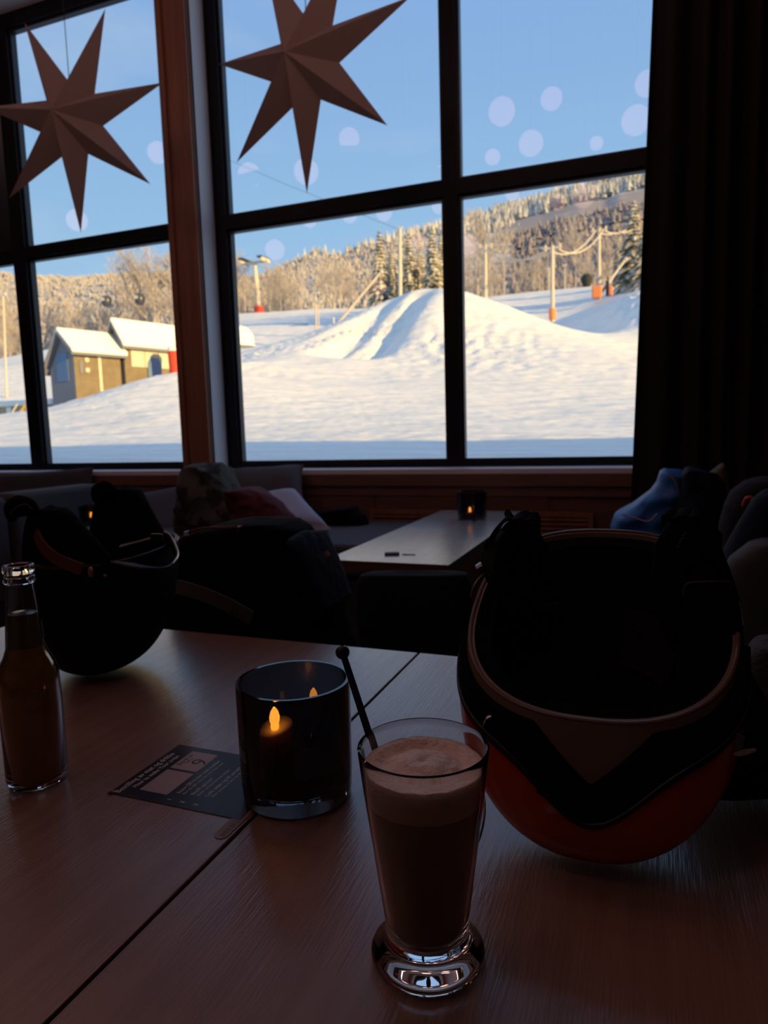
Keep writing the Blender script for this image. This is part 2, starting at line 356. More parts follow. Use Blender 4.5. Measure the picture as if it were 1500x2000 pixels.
def ex1(r, Lf, ze):
    MB().box(Lf * .50, Lf * .56, -.05, -.002, -1.2, ze - .15).build('corner_board', M['paleboard'], r, False)
    for z in (ze * .80, ze * .58):
        o = MB().lathe([(.001, 0), (.13, 0), (.13, .06), (.001, .06)], 16).build('round_lamp', M['paleboard'], r); o.rotation_euler = (PI / 2, 0, 0); o.location = (Lf * .26, -.005, z)
    MB().box(Lf * .10, Lf * .17, -.06, -.002, ze * .5, ze * .78).build('junction_box', M['clad_dark_shade'], r, False)
    MB().box(-.03, -.002, .6, 1.7, .9, ze * .95).build('window', M['blue_door'], r, False)
def ex2(r, Lf, ze):
    sp_ = MB().box(Lf * .10, Lf * .88, -.04, -.002, ze * .35, ze * .92).build('shutter_panel', M['paleboard'], r, False)
    for k in (.3, .52, .7): MB().box(Lf * k, Lf * k + .06, -.06, -.042, ze * .35, ze * .92).build('shutter_batten', M['clad'], sp_, False)
    n = 12; v = [(Lf * .34, -.08, -1), (Lf * .56, -.08, -1)] + [(Lf * .45 + Lf * .11 * math.cos(a), -.08, ze * .42 + .45 * math.sin(a)) for a in np.linspace(0, PI, n)]
    v2 = [(x, -.065, z) for x, y, z in v]; m_ = len(v)
    MB().add(v + v2, [tuple(range(m_)), tuple(range(2 * m_ - 1, m_ - 1, -1))] + [(i, (i + 1) % m_, m_ + (i + 1) % m_, m_ + i) for i in range(m_)]).build('arched_door', M['blue_door'], r, False)
hut('ski_hut', 150, 240, 103, 30, 682, 652, 775, 'smaller wooden hut with snow on its roof at the left of the slope', ex1)
hut('ski_hut', 246, 366, 214, 33, 664, 632, 742, 'larger wooden hut with an arched blue door behind the smaller hut', ex2)
# red pad / barrel at the hut
p = at(343, 719, 34.5); r = empty('safety_barrel', p, label='red barrel capped with snow next to the larger hut', cat='barrel')
r.scale = (1.13,) * 3
MB().lathe([(.001, -.5), (.30, -.5), (.36, .85), (.001, .85)], 20).build('barrel_body', M['red'], r)
MB().lathe([(.001, .85), (.40, .85), (.36, 1.05), (.2, 1.18), (.001, 1.2)], 20).build('snow_cap', M['roofsnow'], r)
# low snow-covered shed with a yellow slide at the left edge
p = at(60, 822, 33); r = empty('low_shed', p, label='low pale shed with snow on top at the left edge of the slope', cat='shed')
MB().box(-3.0, 1.6, 0, 2.5, -.6, .95).build('shed_wall', M['clad'], r, False)
bevel(MB().box(-3.2, 2.0, -.25, 2.7, .95, 1.3).build('roof_snow', M['roofsnow'], r, False), .1, 3)
MB().box(-1.9, -1.5, -.06, -.01, -.5, .9).build('board', M['roofsnow'], r, False)
p = at(42, 812, 31); r = empty('play_slide', p, label='yellow slide sloping down in front of the low pale shed', cat='slide')
s_ = MB().add([(-.5, 0, -.2), (.4, 0, .55), (.4, .3, .55), (-.5, .3, -.2), (-.5, 0, -.05), (.4, 0, .75), (.4, .3, .75), (-.5, .3, -.05)],
      [(0, 1, 2, 3), (4, 7, 6, 5), (0, 4, 5, 1), (1, 5, 6, 2), (2, 6, 7, 3), (3, 7, 4, 0)]).build('chute', M['yellow'], r, False)
MB().box(.38, .5, 0, .3, -.4, .8).build('slide_post', M['steel'], r, False)
p = at(22, 815, 30.5); setp(tobase(MB().tube([p + Vector((-.45, 0, -.3)), p + Vector((.45, .1, .75))], .05, 6).build('leaning_beam', M['steel']), p), 'grey beam leaning against the low pale shed', 'beam')

# poles ----------------------------------------------------------------
def pole(name, px, py, ptop, Y, r0, m, label, cat='pole', group=None, lean=0):
    b = at(px, py, Y); zt = at(px + lean, ptop, Y)
    e = empty(name, b, label=label, cat=cat, group=group)
    MB().tube([Vector((0, 0, -1.0)), Vector((zt.x - b.x, 0, zt.z - b.z))], [r0 * 1.15, r0 * .85], 10).build('shaft', m, e)
    return e, b, Vector((zt.x - b.x, 0, zt.z - b.z))
tops = []
for i, (px, py, pt, Y, pad, lb) in enumerate(((948, 590, 478, 86, None, 'lift line pole rising behind the kicker, left of the line'),
        (1079, 618, 480, 74, 'orange', 'lift line pole with an orange pad behind the slope of the kicker'),
        (1170, 566, 446, 86, None, 'lift line pole rising behind the orange snow machine'),
        (1236, 552, 440, 92, 'orange', 'lift line pole nearest the curtain with an orange pad'))):
    e, b, T = pole('lift_pole', px, py, pt, Y, .2, M['pole'], lb, group='poles of the rope lift')
    h = MB(); 
    for dx in (-.7, .7): h.tube([(T.x + dx, 0, T.z - .5), (T.x + dx, 0, T.z + .12)], .12, 8)
    h.box(T.x - .9, T.x + .9, -.1, .1, T.z - .3, T.z - .12).build('crossarm', M['pole'], e)
    if pad: MB().tube([(0, 0, -.3), (0, 0, .75)], .36, 12).build('pad', M['orange'], e)
    tops.append(b + T)
for k, lb in ((0, 'rime covered cable sagging from the left pole to the pole with the orange pad'), (1, 'rime covered cable rising to the pole behind the snow machine'), (2, 'rime covered cable running on towards the curtain')):
    a, b = tops[k], tops[k + 1]; mb = MB()
    for dx in (-.45, .45):
        mb.tube([a.lerp(b, q) + Vector((dx, 0, -.3 - 4 * q * (1 - q) * (1.3 if k < 2 else .5))) for q in np.linspace(0, 1, 14)], .07, 6)
    setp(tobase(mb.build('lift_cable', M['cable']), a), lb, 'cable', 'cables of the rope lift')
# small masts in the field
for i, (px, py, pt, Y, r0, lb) in enumerate(((617, 668, 573, 66, .09, 'thin floodlight mast left of the kicker'), (622, 672, 590, 64, .07, 'thin stake beside the floodlight mast'),
        (781, 562, 446, 80, .22, 'tall pole standing in front of the spruces'), (1103, 560, 518, 118, .1, 'small distant mast at the edge of the wood'),
        (1072, 565, 525, 118, .1, 'second small distant mast left of the other'), (12, 765, 575, 50, .09, 'thin mast beyond the slope at the left edge'))):
    e, b, T = pole('mast', px, py, pt, Y, r0, M['pole'], lb, 'mast', lean=-6 if i == 5 else 0)
    MB().box(T.x - .35, T.x + .35, -.1, .1, T.z - .1, T.z + .15).build('mast_head', M['steel'], e, False)
# chair lift pylon
b = at(506, 612, 124); T = at(497, 512, 124); e = empty('lift_pylon', b, label='grey lift pylon with a red padded foot on the far piste', cat='pylon')
d = T - b; MB().tube([(0, 0, -1), (d.x, 0, d.z)], [.55, .35], 10).build('shaft', M['pole'], e)
x = MB().box(d.x - 2.6, d.x + 2.6, -.3, .3, d.z - .3, d.z + .1)
for q in (-2.6, 2.2): x.box(d.x + q, d.x + q + .4, -1.6, 1.6, d.z - .2, d.z + .5)
x.build('crossarm', M['pole'], e, False)
for q in (-2.4, -1.8, 1.8, 2.4): MB().tube([(d.x + q, -1.8, d.z + .55), (d.x + q, 1.8, d.z + .55)], .22, 8).build('sheave', M['darkmetal'], e)
MB().lathe([(.001, -.3), (.95, -.3), (.9, 1.3), (.001, 1.3)], 16).build('foot_pad', M['red'], e)
# gondola cabins and their cable
ca = at(150, 560, 140); cb = at(560, 520, 140)
for px, py, lb in ((208, 587, 'dark gondola cabin above the smaller hut'), (273, 583, 'dark gondola cabin above the larger hut'), (541, 548, 'small dark gondola cabin right of the lift pylon')):
    p = at(px, py, 120 if px < 400 else 175); e = empty('gondola_cabin', p, label=lb, cat='gondola', group='gondola cabins')
    o = MB().lathe([(.001, -1.2), (.75, -1.15), (1.0, -.6), (1.05, .2), (.8, .85), (.001, 1.0)], 12).build('cabin', M['darkcabin'], e, .9); bevel(o, .05)
    MB().box(-.55, .35, -1.06, -1.0, -.2, .45).build('cabin_window', M['steel'], e, False)
    MB().tube([(0, 0, .95), (.15, 0, 2.4)], .07, 6).build('hanger', M['darkmetal'], e)
for (a, b_, lb) in (((120, 566, 120), (300, 560, 120), 'gondola cable passing above the huts'), ((330, 262, 72), (781, 449, 80), 'thin cable descending across the sky to the tall pole'), ((430, 496, 175), (600, 545, 175), 'thin cable behind the lift pylon')):
    a = at(*a); c = at(*b_); setp(tobase(MB().tube([a, a.lerp(c, .5) - Vector((0, 0, .2)), c], .02, 5).build('lift_cable', M['darkmetal'], None), a), lb, 'cable')
# snow lances
def lance(px0, py0, px1, py1, Y, lb, base=None):
    b = at(px0, py0, Y); T = at(px1, py1, Y + 2); e = empty('snow_lance', b, label=lb, cat='snow gun')
    d = T - b; MB().tube([(0, 0, -.6), (0, 0, 1.2)], .12, 8).build('stand', M['steel'], e)
    MB().tube([(-.05 * d.x, 0, -.05 * d.z), d], [.19, .12], 8).build('lance_tube', M['pole'], e)
    MB().tube([d * .985, d * 1.02], .22, 8).build('nozzle_head', M['steel'], e)
    if base:
        bevel(MB().box(-.85, .2, -.5, .5, -.5, .85).build('machine_housing', M['orange'], e, False), .15, 3)
        bevel(MB().box(.95, 1.35, -.4, .4, -.3, .75).build('side_pad', M['orange'], e, False), .1, 3)
        MB().box(.62, .95, -.3, .3, -.3, 1.3).build('cabinet', M['darkmetal'], e, False)
lance(652, 640, 745, 530, 74, 'long slanting snow lance left of the kicker')
lance(1172, 574, 1222, 506, 84, 'orange snow machine with a slanting lance in the shaded hollow', True)
# person on top of the kicker
p = at(813, 561, 61.2); P0 = Vector((p.x, p.y, p.z - .02))
def skin(name, V, E_, Rr, m, parent=None, sub=1):
    me = bpy.data.meshes.new(name); me.from_pydata(V, E_, []); o = link(name, me, m, parent)
    mo = o.modifiers.new('skin', 'SKIN'); 
    for i, r_ in enumerate(Rr): me.skin_vertices[0].data[i].radius = (r_, r_) if not isinstance(r_, tuple) else r_
    me.skin_vertices[0].data[0].use_root = True
    s = o.modifiers.new('sub', 'SUBSURF'); s.levels = sub; s.render_levels = sub; return o
M['clothes'] = material('dark_ski_clothes', (.02, .022, .03), .8); M['skin'] = material('skin', (.55, .35, .25), .6)
pv = [(0, 0, .92), (0, 0, 1.15), (0, 0, 1.38), (0, .01, 1.50), (0, 0, 1.60), (0, 0, 1.74), (-.18, 0, 1.40), (-.26, .02, 1.14), (-.24, -.10, .92), (-.23, -.14, .84),
      (.18, 0, 1.40), (.27, .02, 1.14), (.25, -.10, .92), (.24, -.14, .84), (-.10, 0, .88), (-.13, -.04, .50), (-.15, 0, .10), (-.15, -.16, .04), (.10, 0, .88), (.14, -.03, .50), (.17, 0, .10), (.17, -.16, .04)]
pe = [(0, 1), (1, 2), (2, 3), (3, 4), (4, 5), (2, 6), (6, 7), (7, 8), (8, 9), (2, 10), (10, 11), (11, 12), (12, 13), (0, 14), (14, 15), (15, 16), (16, 17), (0, 18), (18, 19), (19, 20), (20, 21)]
pr = [.15, .15, .17, .07, .09, .08, .09, .07, .055, .04, .09, .07, .055, .04, .12, .085, .06, .05, .12, .085, .06, .05]
e = empty('person', P0, .4, label='person in dark ski clothes standing on top of the kicker', cat='person'); e.scale = (1.05,) * 3
skin('body', pv, pe, pr, M['clothes'], e, 2)
MB().lathe([(.125, 1.64), (.13, 1.70), (.11, 1.79), (.06, 1.84), (.001, 1.855)], 16).build('helmet', M['darkmetal'], e)
MB().box(-.07, .07, -.13, -.07, 1.56, 1.66).build('face', M['skin'], e)
# a snow covered heap and a low slab on the far piste
p = at(462, 655, 66); o = MB().lathe([(1.9, -1.2), (1.8, 0), (1.3, .7), (.6, 1.0), (.001, 1.05)], 20).build('snow_heap', M['roofsnow']); o.location = p; setp(o, 'rounded heap of snow at the left edge of the right window', 'snow heap')
p = at(584, 640, 95); o = MB().box(-1.6, 1.6, -.3, .3, -.3, .35).build('snow_fence', M['darkmetal'], None, False); o.location = p; setp(o, 'short dark barrier lying on the far piste', 'barrier')
p = at(1146, 553, 118); o = MB().lathe([(.5, -.6), (.9, .3), (.85, .9), (.5, 1.35), (.001, 1.5)], 10).build('dark_bush', material('bush', (.03, .035, .03), .9)); o.location = p; setp(o, 'dark round bush at the edge of the wood', 'bush')

# trees ----------------------------------------------------------------
M['bark'] = material('frosted_birch_twigs', (.54, .47, .40), .85, var=(.38, .32, .27), vscale=.7)
M['spruce'] = material('frosted_spruce', (.64, .58, .47), .85, var=(.24, .23, .17), vscale=1.6, vcon=(.42, .58))
def bare_tree(seed, h=7.0):
    rnd = random.Random(seed); mb = MB()
    def br(p, d, L, r, lev):
        q = p; dd = d.copy(); seg = 3 if lev < 2 else 2; pts = [p]
        for _ in range(seg):
            dd = (dd + Vector((rnd.uniform(-1, 1), rnd.uniform(-1, 1), rnd.uniform(-.1, .8))) * .16).normalized(); q = q + dd * (L / seg); pts.append(q)
        mb.tube(pts, [r * (1 - .6 * k / seg) for k in range(seg + 1)], 5 if lev == 0 else 3, False)
        if lev >= 3: return
        for _ in range((13, 7, 6)[lev]):
            t = rnd.uniform(.22 if lev == 0 else .15, 1.0); k = min(int(t * seg), seg - 1); s = pts[k].lerp(pts[k + 1], t * seg - k)
            a = rnd.uniform(0, 2 * PI); out = Vector((math.cos(a), math.sin(a), rnd.uniform(.5, 1.6))).normalized()
            br(s, out, L * rnd.uniform(.32, .5) * (1.15 - .5 * t if lev == 0 else 1), r * .45, lev + 1)
    br(Vector((0, 0, -.3)), Vector((0, 0, 1)), h, h * .014, 0)
    me = mb.build('bare_birch', M['bark'], None, False); return me
def spruce(seed, h=9.0, wd=.2):
    rnd = random.Random(seed); mb = MB(); tr = MB().tube([(0, 0, -.4), (0, 0, h * .95)], [h * .018, h * .004], 6)
    n = 26
    for k in range(n):
        t = k / n; z = h * (.06 + .92 * t); R = h * wd * (1 - t) ** .85 + .12
        for j in range(11):
            a = 2 * PI * (j + rnd.random()) / 11; rr = R * rnd.uniform(.65, 1.1); c, s = math.cos(a), math.sin(a); wv = rr * .22 + .08
            dz = rr * rnd.uniform(.25, .5)
            P_ = [(0, 0, z + .12), (c * rr * .55 - s * wv, s * rr * .55 + c * wv, z - dz * .35), (c * rr, s * rr, z - dz), (c * rr * .55 + s * wv, s * rr * .55 - c * wv, z - dz * .35), (c * rr * .5, s * rr * .5, z - dz * .1 + .10 + .06 * rr)]
            mb.add(P_, [(0, 1, 4), (1, 2, 4), (2, 3, 4), (3, 0, 4)])
    r = empty('frosted_spruce'); mb.build('foliage', M['spruce'], r, False); tr.build('trunk', M['bark'], r); return r
def copy_tree(o, parent=None):
    c = o.copy(); scene.collection.objects.link(c); c.parent = parent
    for ch in list(o.children): copy_tree(ch, c)
    return c
sp = [spruce(1), spruce(2, wd=.15), spruce(3, wd=.27)]; used = set()
def put(protos, k, px, py, ptop, Y, label, cat, group, hh):
    b = at(px, py, Y); t = at(px, ptop, Y); b.z = min(b.z, ground(b.x, b.y) - .05) if Y < 148 else b.z; H = t.z - b.z; o = protos[k]
    if k in used: o = copy_tree(o)
    else: used.add(k)
    o.location = b; s = H / hh; o.scale = (s, s, s); o.rotation_euler.z = random.uniform(0, 6.28); return setp(o, label, cat, group)
spl = [(745, 600, 443, 92, 0, 'tall frosted spruce at the left end of the row behind the kicker'), (768, 600, 466, 98, 1, 'slim frosted spruce just left of the tall pole'),
       (801, 592, 448, 94, 0, 'frosted spruce just right of the tall pole'), (822, 590, 462, 97, 1, 'frosted spruce behind the standing person'),
       (846, 590, 438, 90, 0, 'tall frosted spruce left of the window mullion'), (862, 595, 450, 99, 1, 'frosted spruce half hidden by the window mullion'),
       (1236, 575, 385, 92, 2, 'broad frosted spruce right of the last lift pole'), (1262, 585, 410, 88, 2, 'frosted spruce at the curtain edge'), (1208, 568, 440, 104, 1, 'slim frosted spruce behind the snow lance')]
for px, py, pt, Y, k, lb in spl: put(sp, k, px, py, pt, Y, lb, 'tree', 'frosted spruces', 9.0)
used = set(); bt = [bare_tree(s) for s in (11, 12, 13, 14)]
def edge_row(px):                       # ground row along the edge of the wood
    xs = [-60, 0, 90, 150, 260, 360, 450, 520, 600, 700, 770, 900, 960, 1050, 1130, 1200, 1280]
    ys = [705, 705, 684, 676, 668, 645, 616, 612, 606, 604, 600, 598, 598, 590, 582, 566, 560]
    return float(np.interp(px, xs, ys))
rn = random.Random(5); L_ = []
for px, top in ((255, 505), (272, 500), (290, 508), (305, 498), (322, 512), (338, 510), (352, 515), (452, 505), (462, 512), (478, 520), (1122, 445), (1110, 455), (960, 430), (985, 452), (935, 440), (1140, 500), (1195, 470), (1180, 480), (8, 590), (22, 600), (-5, 585)):
    L_.append((px, top, 126))
for _ in range(95):
    px = rn.choice([rn.uniform(-40, 160), rn.uniform(100, 370), rn.uniform(440, 760), rn.uniform(440, 760), rn.uniform(890, 1060), rn.uniform(1020, 1250)])
    e_ = edge_row(px); L_.append((px, e_ - rn.uniform(45, 92), rn.uniform(118, 145)))
for i, (px, top, Y) in enumerate(L_):
    side = next(n_ for lim, n_ in ((60, 'at the far left edge'), (150, 'left of the smaller hut roof'), (245, 'above the smaller hut'), (400, 'above the larger hut'), (497, 'left of the lift pylon'), (560, 'just right of the lift pylon'),
        (640, 'behind the thin floodlight mast'), (735, 'behind the slanting snow lance'), (880, 'among the spruces'), (950, 'right beside the window mullion'), (1075, 'between the two left lift poles'), (1165, 'left of the snow machine'), (9999, 'around the last lift pole')) if px < lim)
    put(bt, rn.randrange(4), px, edge_row(px) + 2, top, Y, 'bare frosted birch standing ' + side, 'tree', 'bare frosted birches ' + side, 7.0)

# hills with snowy forest ------------------------------------------------
M['hill'] = material('forested_hillside', (.56, .52, .46), .95, var=(.42, .39, .35), vscale=.045, vcon=(.4, .6))
M['hill_r'] = material('shaded_hillside', (.34, .29, .26), .95, var=(.56, .52, .48), vscale=.03, vcon=(.48, .7))  # darker than the left hill: its shade is put into the colour
M['rime'] = material('rime_conifers', (.62, .60, .56), .9, var=(.30, .31, .30), vscale=.06, vcon=(.40, .60))
M['thicket'] = material('frosted_thicket', (.50, .46, .41), .9, var=(.40, .36, .33), vscale=.1)
def hill(name, sky, base, Y0, Y1, m, n=140, k=26, rough=6):
    xs = [a[0] for a in sky]; ys = [a[1] for a in sky]; bx = [a[0] for a in base]; by = [a[1] for a in base]; g = []
    for j in range(k + 1):
        t = j / k; Y = Y0 + (Y1 - Y0) * t
        for i in range(n + 1):
            px = xs[0] + (xs[-1] - xs[0]) * i / n; r0 = np.interp(px, bx, by); r1 = np.interp(px, xs, ys); q = math.sin(t * PI / 2) ** .9
            P = at(px, r0 + (r1 - r0) * q, Y); P.z += rough * .5 * noise.noise((P.x * .012, P.y * .012, 1)) * t * (1 - t) * 4; g.append(P)
    for i in range(n + 1): P = g[k * (n + 1) + i].copy(); P.y += 120; P.z -= 40; g.append(P)
    K = k + 1; f = [(j * (n + 1) + i, j * (n + 1) + i + 1, (j + 1) * (n + 1) + i + 1, (j + 1) * (n + 1) + i) for j in range(K) for i in range(n)]
    mesh(name, g, f, m, kind='structure')
    return lambda u, t: (lambda i, j: g[j * (n + 1) + i])(int(u * n), int(t * k))
def forest(name, surf, cnt, h0, h1, m, label, trange=(0, 1), urange=(0, 1), wid=.32, jit=12, seg=6):
    rnd = random.Random(cnt); mb = MB()
    for _ in range(cnt):
        t = rnd.uniform(*trange); u = rnd.uniform(*urange); p = surf(u, t) + Vector((rnd.uniform(-jit, jit), rnd.uniform(-4, 4), -1)); h = rnd.uniform(h0, h1)
        for (z0, z1, r_) in ((.05, .62, wid * .5), (.35, 1.0, wid * .34)):
            rr = h * r_ * rnd.uniform(.7, 1.2); a0 = rnd.random() * 6
            mb.add([p + Vector((rr * math.cos(a0 + 2 * PI * i / seg), rr * math.sin(a0 + 2 * PI * i / seg), h * z0)) for i in range(seg)] + [p + Vector((0, 0, h * z1))], [(i, (i + 1) % seg, seg) for i in range(seg)])
    o = mb.build(name, m, None, False); setp(o, label, 'forest', None, 'stuff')
sA = hill('hill_left', [(-260, 505), (-100, 522), (0, 535), (60, 541), (150, 543), (230, 536), (300, 535), (400, 540), (480, 545), (540, 536), (570, 520), (600, 505), (625, 498), (650, 512), (690, 497), (740, 480), (800, 462), (900, 452), (1000, 452)],
     [(-260, 715), (0, 712), (90, 692), (200, 676), (340, 655), (460, 622), (600, 612), (700, 608), (900, 604), (1000, 600)], 150, 420, M['hill'])
forest('frosted_forest', sA, 15000, 1.4, 3.2, M['thicket'], 'frosted forest covering the hill behind the huts and the pylon', (.0, .98), (0, .86), .7)
forest('frosted_conifer_ridge', sA, 260, 4, 8, M['rime'], 'frosted conifers along the ridge left of the spruces', (.9, 1), (.68, 1), .42, 6)
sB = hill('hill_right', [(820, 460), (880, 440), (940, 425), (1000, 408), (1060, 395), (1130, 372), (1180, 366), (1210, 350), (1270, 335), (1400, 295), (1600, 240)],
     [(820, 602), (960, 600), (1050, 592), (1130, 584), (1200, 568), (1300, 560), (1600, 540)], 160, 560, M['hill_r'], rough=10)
forest('shaded_thicket', sB, 7000, 2.2, 4.6, material('shade_toned_thicket', (.33, .29, .28), .9, var=(.25, .215, .215), vscale=.05), 'brownish leafless thicket covering the lower right hillside', (.0, .52), (0, 1), .6, 10)  # weaker light on this hillside put into the thicket's darker colour
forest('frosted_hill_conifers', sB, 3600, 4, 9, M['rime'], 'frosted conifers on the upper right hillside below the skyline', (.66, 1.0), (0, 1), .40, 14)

# ------------------------------------------------------------------ interior materials
def wood_top(name, c0, c1, rough, spec=.5):
    m = material(name, c0, rough, var=c1, vscale=9, vstretch=(9, .7, 1), bump=.22, bscale=46, bstretch=(10, .7, 1), spec=spec, rvar=.05, coat=.9)
    m.node_tree.nodes['Principled BSDF'].inputs['Coat Roughness'].default_value = .22
    m.node_tree.nodes['Bump'].inputs['Distance'].default_value = .002
    m.node_tree.links.new(m.node_tree.nodes['Bump'].outputs[0], m.node_tree.nodes['Principled BSDF'].inputs['Coat Normal'])
    return m
M['top'] = wood_top('brown_wood_laminate', (.32, .19, .145), (.26, .15, .115), .32)
M['edge'] = material('table_edge', (.16, .08, .05), .5)
M['top_grey'] = wood_top('grey_table_laminate', (.46, .43, .41), (.40, .38, .37), .24)
M['iron'] = material('black_iron', (.015, .015, .016), .5)
M['glass'] = material('clear_glass', (.98, .985, .98), 0.0, trans=1, ior=1.48)
M['smoke'] = material('smoked_glass', (.105, .112, .125), 0.02, trans=1, ior=1.48)
M['coffee'] = material('milky_coffee', (.25, .14, .07), .55, var=(.29, .17, .09), vscale=30)
M['foam'] = material('milk_foam', (.95, .79, .68), .5, var=(.84, .66, .55), vscale=40, bump=.35, bscale=220)
M['black_plastic'] = material('black_plastic', (.008, .008, .009), .4)
M['black_cloth'] = material('black_fabric', (.004, .004, .006), .95, spec=.15, bump=.5, bscale=300)
M['black_foam'] = material('black_padding', (.004, .004, .005), .95, spec=.12, bump=.4, bscale=240)
M['wax'] = material('cream_wax', (.85, .66, .48), .5)
wb = M['wax'].node_tree.nodes['Principled BSDF']; wb.inputs['Subsurface Weight'].default_value = .5; wb.inputs['Subsurface Radius'].default_value = (.012, .008, .005); wb.inputs['Subsurface Scale'].default_value = 1.0; M['flame'] = material('lit_flame', (1, .5, .15), .5, emit=(1.0, .34, .03), estr=11)
M['cardbk'] = material('card_black', (.025, .022, .026), .28); M['cardpale'] = material('card_pale', (.42, .33, .33), .35)
M['ink'] = material('card_lettering', (.75, .72, .72), .5); M['inkd'] = material('dark_lettering', (.03, .03, .04), .5)
M['drink'] = material('amber_drink', (.58, .33, .08), .15, var=(.50, .36, .10), vscale=14, translucent=.6)
M['drinktop'] = material('pale_drink', (.30, .22, .11), .2, translucent=.4)
M['sofa'] = material('charcoal_upholstery', (.075, .075, .085), .85, bump=.3, bscale=400)
M['sofa2'] = material('dark_upholstery', (.045, .045, .052), .85, bump=.3, bscale=400)
M['cush'] = material('dark_grey_cushion', (.10, .10, .115), .85, bump=.3, bscale=300)
M['cush_l'] = material('light_grey_cushion', (.44, .47, .60), .85, bump=.3, bscale=300)
M['camo'] = material('camouflage_fabric', (.085, .088, .075), .9, var=(.022, .021, .018), vscale=14, vcon=(.47, .53), bump=.6, bscale=25)
M['maroon'] = material('maroon_fabric', (.10, .02, .025), .9, bump=.6, bscale=30)
M['blue'] = material('bright_blue_fabric', (.02, .16, .52), .55, bump=1.0, bscale=16)
M['navy'] = material('navy_fabric', (.006, .008, .024), .8, spec=.2, bump=.6, bscale=25)
M['chair'] = material('dark_green_upholstery', (.018, .024, .021), .85, spec=.2); M['greychair'] = material('grey_upholstery', (.065, .067, .075), .8)
M['greycloth'] = material('grey_fabric', (.060, .060, .068), .85, bump=.5, bscale=200)
M['curtain'] = material('dark_brown_curtain', (.022, .016, .016), .9, spec=.2, bump=.3, bscale=500)
M['paper'] = material('star_paper', (.34, .265, .24), .8, bump=.15, bscale=50, translucent=.10)
M['shell'] = material('beige_helmet_shell', (.17, .12, .085), .35); M['rim'] = material('helmet_rim', (.14, .09, .07), .3)
M['lens'] = material('orange_red_lens', (.48, .06, .015), .12, var=(.45, .02, .01), vscale=6, coat=.6)
M['matteblack'] = material('matte_black_shell', (.003, .003, .004), .6, spec=.2)
M['leather'] = material('brown_strap', (.12, .035, .015), .5); M['tan'] = material('tan_snap', (.30, .19, .12), .5)
M['chrome'] = material('worn_metal', (.55, .55, .55), .25, metal=1); M['visor'] = material('clear_visor_edge', (.75, .78, .82), .15)
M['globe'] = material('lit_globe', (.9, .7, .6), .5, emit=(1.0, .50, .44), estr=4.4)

# pendant globes over the room (seen mirrored in the window panes)
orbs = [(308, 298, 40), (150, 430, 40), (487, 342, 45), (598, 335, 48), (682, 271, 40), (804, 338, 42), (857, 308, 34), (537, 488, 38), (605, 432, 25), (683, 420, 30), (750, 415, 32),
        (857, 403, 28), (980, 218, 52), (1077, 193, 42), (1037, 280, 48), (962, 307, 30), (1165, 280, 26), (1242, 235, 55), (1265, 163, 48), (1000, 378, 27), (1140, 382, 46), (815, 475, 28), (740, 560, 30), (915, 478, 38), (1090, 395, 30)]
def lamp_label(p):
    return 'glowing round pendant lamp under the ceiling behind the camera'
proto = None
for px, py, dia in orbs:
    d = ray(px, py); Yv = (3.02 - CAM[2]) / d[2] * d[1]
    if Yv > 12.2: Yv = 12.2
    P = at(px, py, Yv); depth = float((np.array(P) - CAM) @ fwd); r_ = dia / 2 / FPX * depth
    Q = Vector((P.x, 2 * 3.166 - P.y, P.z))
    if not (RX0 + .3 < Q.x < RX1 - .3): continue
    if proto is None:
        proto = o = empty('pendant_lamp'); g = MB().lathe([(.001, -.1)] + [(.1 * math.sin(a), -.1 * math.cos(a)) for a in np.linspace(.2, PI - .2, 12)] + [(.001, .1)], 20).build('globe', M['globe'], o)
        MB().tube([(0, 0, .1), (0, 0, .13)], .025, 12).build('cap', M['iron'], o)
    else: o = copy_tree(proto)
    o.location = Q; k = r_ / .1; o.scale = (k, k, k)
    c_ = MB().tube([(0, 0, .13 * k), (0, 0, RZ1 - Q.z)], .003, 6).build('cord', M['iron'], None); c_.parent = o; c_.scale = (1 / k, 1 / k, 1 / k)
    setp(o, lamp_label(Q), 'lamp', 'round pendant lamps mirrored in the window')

# ------------------------------------------------------------------ paper stars
def star(cx, Y, cz, R_, r_, a, yaw, tilt, top, label):
    def W(u, v, d=0): return Vector((u * math.cos(yaw) - d * -math.sin(yaw), u * math.sin(yaw) + v * math.sin(tilt) - d * math.cos(yaw), v * math.cos(tilt)))
    V = [W((R_ if k % 2 == 0 else r_) * math.sin(a + k * PI / 7), (R_ if k % 2 == 0 else r_) * math.cos(a + k * PI / 7)) for k in range(14)]
    fr = W(-.04, .02, .085); bk = W(0, 0, -.085)
    e = empty('paper_star', (cx, Y, cz), label=label, cat='star', group='paper stars in the windows')
    f = [(k, (k + 1) % 14, 14) for k in range(14)] + [((k + 1) % 14, k, 15) for k in range(14)]
    mesh('star_body', V + [fr, bk], f, M['paper'], e, False)
    t = V[top]; MB().tube([t + Vector((0, 0, -.012)), Vector((t.x, t.y, RZ1 - cz))], .0018, 6).build('cord', M['iron'], e)
    MB().tube([t + Vector((0, 0, -.008)), t + Vector((0, 0, .012))], .006, 8).build('cord_clip', M['chrome'], e)
star(-2.455, 2.6, 2.518, .479, .161, .475, .116, -.029, 13, 'seven pointed paper star hanging in the left window')
star(-1.278, 2.6, 2.523, .480, .163, 1.392, -.195, .003, 11, 'seven pointed paper star hanging in the right window')

